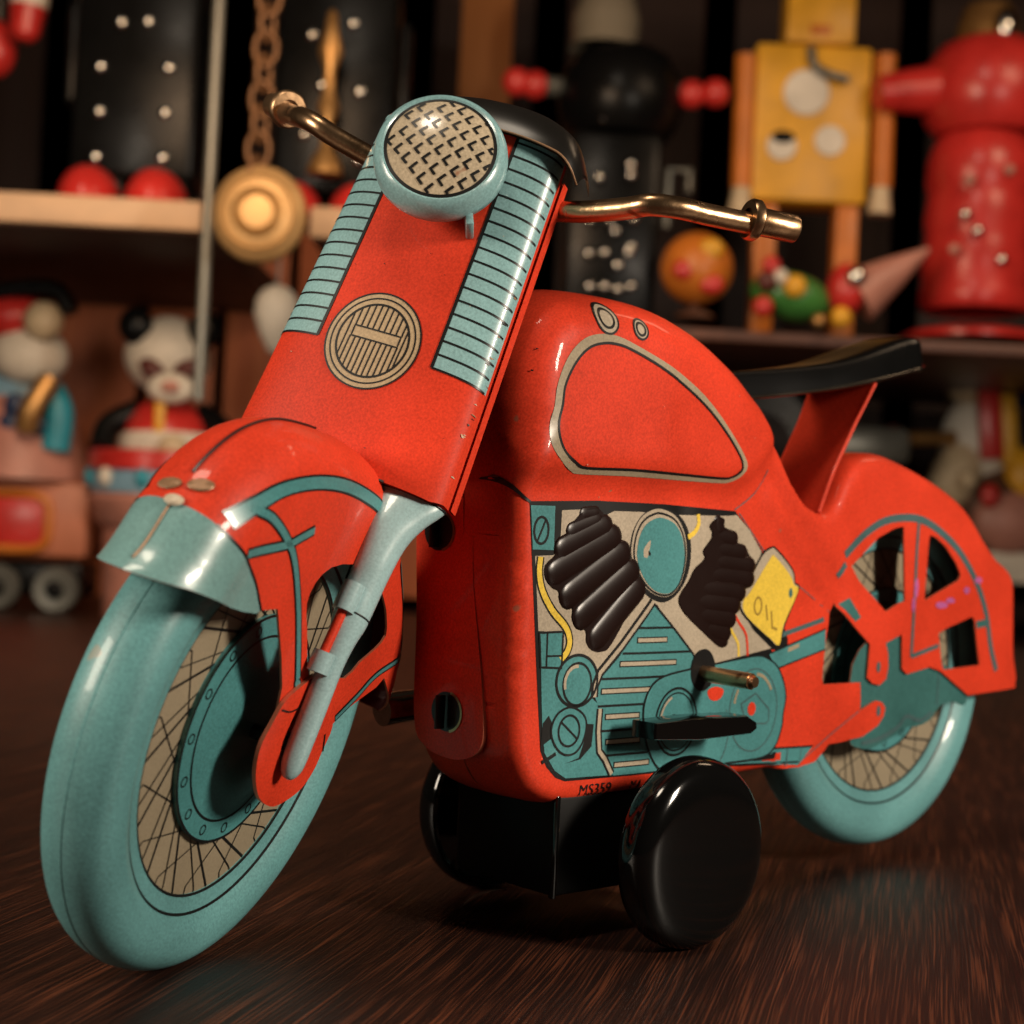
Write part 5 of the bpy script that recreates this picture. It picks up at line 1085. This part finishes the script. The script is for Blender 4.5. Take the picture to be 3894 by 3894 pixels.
# ---- red robot at the right edge
rx = np.array((22.67, 80.00, 25.16))[0]; rr_ = Thing('red_robot', 'glossy red toy robot standing at the right edge of the shelf', 'toy robot', (rx, 80, rz))
tz_ = np.array((22.36, 80.00, 31.29))[2]; wz_ = np.array((22.62, 80.00, 26.10))[2]; kz = np.array((23.06, 80.00, 17.36))[2]
mb = MB(); lathe(mb, [(0, 0), (1.6, -0.1), (2.6, -0.6), (3.25, -1.6), (3.4, -3.0), (3.2, -4.2), (2.6, -5.0), (0, -5.1)], 'bg_red', (rx+0.4, 80, tz_), (0, 0, 1), 40); rr_.part('torso', mb)
mb = MB(); h_ = wz_-kz; lathe(mb, [(2.0, h_+0.3), (2.5, h_-0.5), (2.7, h_-1.3), (2.72, h_-2.3), (2.55, h_-2.9), (2.6, h_-3.2), (2.72, h_-4.2), (2.6, h_-5.0), (2.66, h_-5.4), (2.75, h_-6.6), (2.65, h_-7.4), (2.78, h_-7.9), (2.8, 0.3), (2.6, 0.0)], 'bg_red', (rx+0.2, 80, kz), (0, 0, 1), 40); rr_.part('legs', mb)
mb = MB(); lathe(mb, [(0, 0.55), (3.0, 0.5), (3.6, 0.2), (3.6, 0.0)], 'bg_red', (rx+0.2, 80, rz+0.03), (0, 0, 1), 40); rr_.part('base', mb)
a_, b_ = np.array((17.18, 79.00, 27.97)), np.array((20.35, 79.50, 28.40)); mb = MB(); tube(mb, [a_, a_*0.6+b_*0.4, b_], [0.85, 1.05, 1.3], 'bg_red', 18); rr_.part('arm', mb)
mb = MB(); ellipsoid(mb, np.array((23.31, 78.60, 31.55)), (0.55, 0.5, 0.9), 'bg_silver', 16, 10); rr_.part('knob', mb)
mb = MB(); lathe(mb, [(0, 2.2), (1.2, 1.8), (1.6, 0.6), (1.6, 0)], 'bg_oldgold', (rx+0.3, 80.4, tz_-0.1), (0, 0, 1), 28); rr_.part('head', mb)
for d, m_ in (((21.41, 77.20, 21.71), 'bg_silver'), ((23.45, 77.20, 24.03), 'bg_pink'), ((22.05, 77.20, 20.96), 'bg_silver'), ((21.54, 77.20, 23.41), 'bg_pink'), ((23.28, 77.20, 19.60), 'bg_silver'), ((20.93, 77.20, 19.99), 'bg_pink')):
    mb = MB(); ellipsoid(mb, d, (0.28, 0.2, 0.28), m_, 12, 8); rr_.part('rivet', mb)

# ---- rider toy below the right shelf
Yr = 96; rb = np.array((29.29, 96.00, 3.38)); ride = Thing('rider_toy', 'toy rider in a white helmet with red and yellow stripes at the right edge', 'toy rider', (rb[0], Yr, 0))
mb = MB(); ellipsoid(mb, np.array((27.69, 95.50, 14.99)), (1.85, 1.5, 0.95), 'bg_cream', 22, 14); ride.part('helmet', mb)
mb = MB(); ellipsoid(mb, np.array((29.22, 96.60, 14.87)), (2.0, 1.4, 1.3), 'bg_navy', 22, 14); ride.part('hood', mb)
mb = MB(); ellipsoid(mb, np.array((28.05, 96.00, 12.02)), (2.3, 1.9, 3.2), 'bg_white', 24, 16, rot=roty(0.2)); ride.part('torso', mb)
mb = MB(); box(mb, np.array((28.08, 93.80, 12.85)), (1.3, 0.8, 4.2), 'bg_red', bevel=0.2, rot=roty(-0.1)); ride.part('red_stripe', mb)
mb = MB(); box(mb, np.array((29.23, 94.00, 12.61)), (0.95, 0.8, 4.2), 'bg_yellow', bevel=0.2, rot=roty(-0.1)); ride.part('yellow_stripe', mb)
mb = MB(); tube(mb, [np.array((22.58, 94.00, 11.69)), np.array((26.18, 94.50, 11.97))], 0.42, 'bg_oldgold', 12); ride.part('lance', mb)
mb = MB(); ellipsoid(mb, np.array((22.39, 94.00, 11.68)), (0.8, 0.8, 0.8), 'bg_red', 16, 10); ride.part('lance_ball', mb)
mb = MB(); ellipsoid(mb, np.array((26.44, 95.00, 9.65)), (1.5, 1.3, 2.3), 'bg_cream', 18, 12, rot=roty(0.4)); ride.part('leg', mb)
mb = MB(); ellipsoid(mb, np.array((29.55, 96.00, 7.74)), (3.4, 2.6, 2.8), 'bg_brown', 26, 16); ride.part('mount_body', mb)
mb = MB(); ellipsoid(mb, np.array((29.60, 94.00, 7.10)), (2.3, 1.0, 1.9), 'bg_pink', 22, 14); ride.part('saddle_cloth', mb)
mb = MB(); ellipsoid(mb, np.array((26.70, 93.00, 9.45)), (0.55, 0.4, 0.55), 'bg_cream', 14, 9); ride.part('stirrup', mb)
mb = MB(); ellipsoid(mb, np.array((28.05, 93.00, 8.58)), (0.6, 0.4, 0.7), 'bg_red', 14, 9); ride.part('rosette', mb)
mb = MB(); ellipsoid(mb, np.array((30.22, 94.40, 9.83)), (1.0, 1.0, 1.8), 'bg_yellow', 14, 9); ride.part('pouch', mb)
q_ = np.array((29.51, 96.00, 5.32)); q2 = np.array((29.60, 96.00, 3.46))
mb = MB(); box(mb, (q_[0]+1.5, Yr, (q_[2]+q2[2])/2), (9, 4, q_[2]-q2[2]), 'bg_white', bevel=0.2); ride.part('platform', mb)
for dx in (-1.5, 4.5):
    mb = MB(); lathe(mb, [(0, -0.4), (1.2, -0.4), (1.3, 0), (1.2, 0.4), (0, 0.4)], 'bg_black', (q_[0]+dx, Yr-1.6, 1.32), (0, 1, 0), 24); ride.part('wheel', mb)
# ---- dark toy wheel standing behind the seat
c_ = np.array((13.78, 88.00, 10.70)); tw = Thing('toy_motorbike_far', 'dark toy vehicle half hidden behind the seat bracket', 'toy vehicle', (c_[0], 88, 0)); tw.o.name = 'toy_vehicle'
mb = MB(); lathe(mb, [(1.6, -0.5), (3.0, -0.6), (3.4, -0.3), (3.4, 0.3), (3.0, 0.6), (1.6, 0.5), (1.6, -0.5)], 'bg_black', c_, (0.3, 1, 0), 36); tw.part('tyre', mb)
mb = MB(); box(mb, np.array((19.22, 90.00, 10.94)), (6, 3, 2.2), 'bg_grey', bevel=0.6); tw.part('cowl', mb)
mb = MB(); h_ = np.array((17.58, 89.00, 9.60)); box(mb, (h_[0], 89, h_[2]/2), (7, 2.5, h_[2]), 'bg_black', bevel=0.4); tw.part('chassis', mb)
mb = MB(); h_ = c_[2]-3.4; tube(mb, [(c_[0], 88, 0.0), (c_[0], 88, h_+0.2)], 0.8, 'bg_black', 12); tw.part('stand', mb)
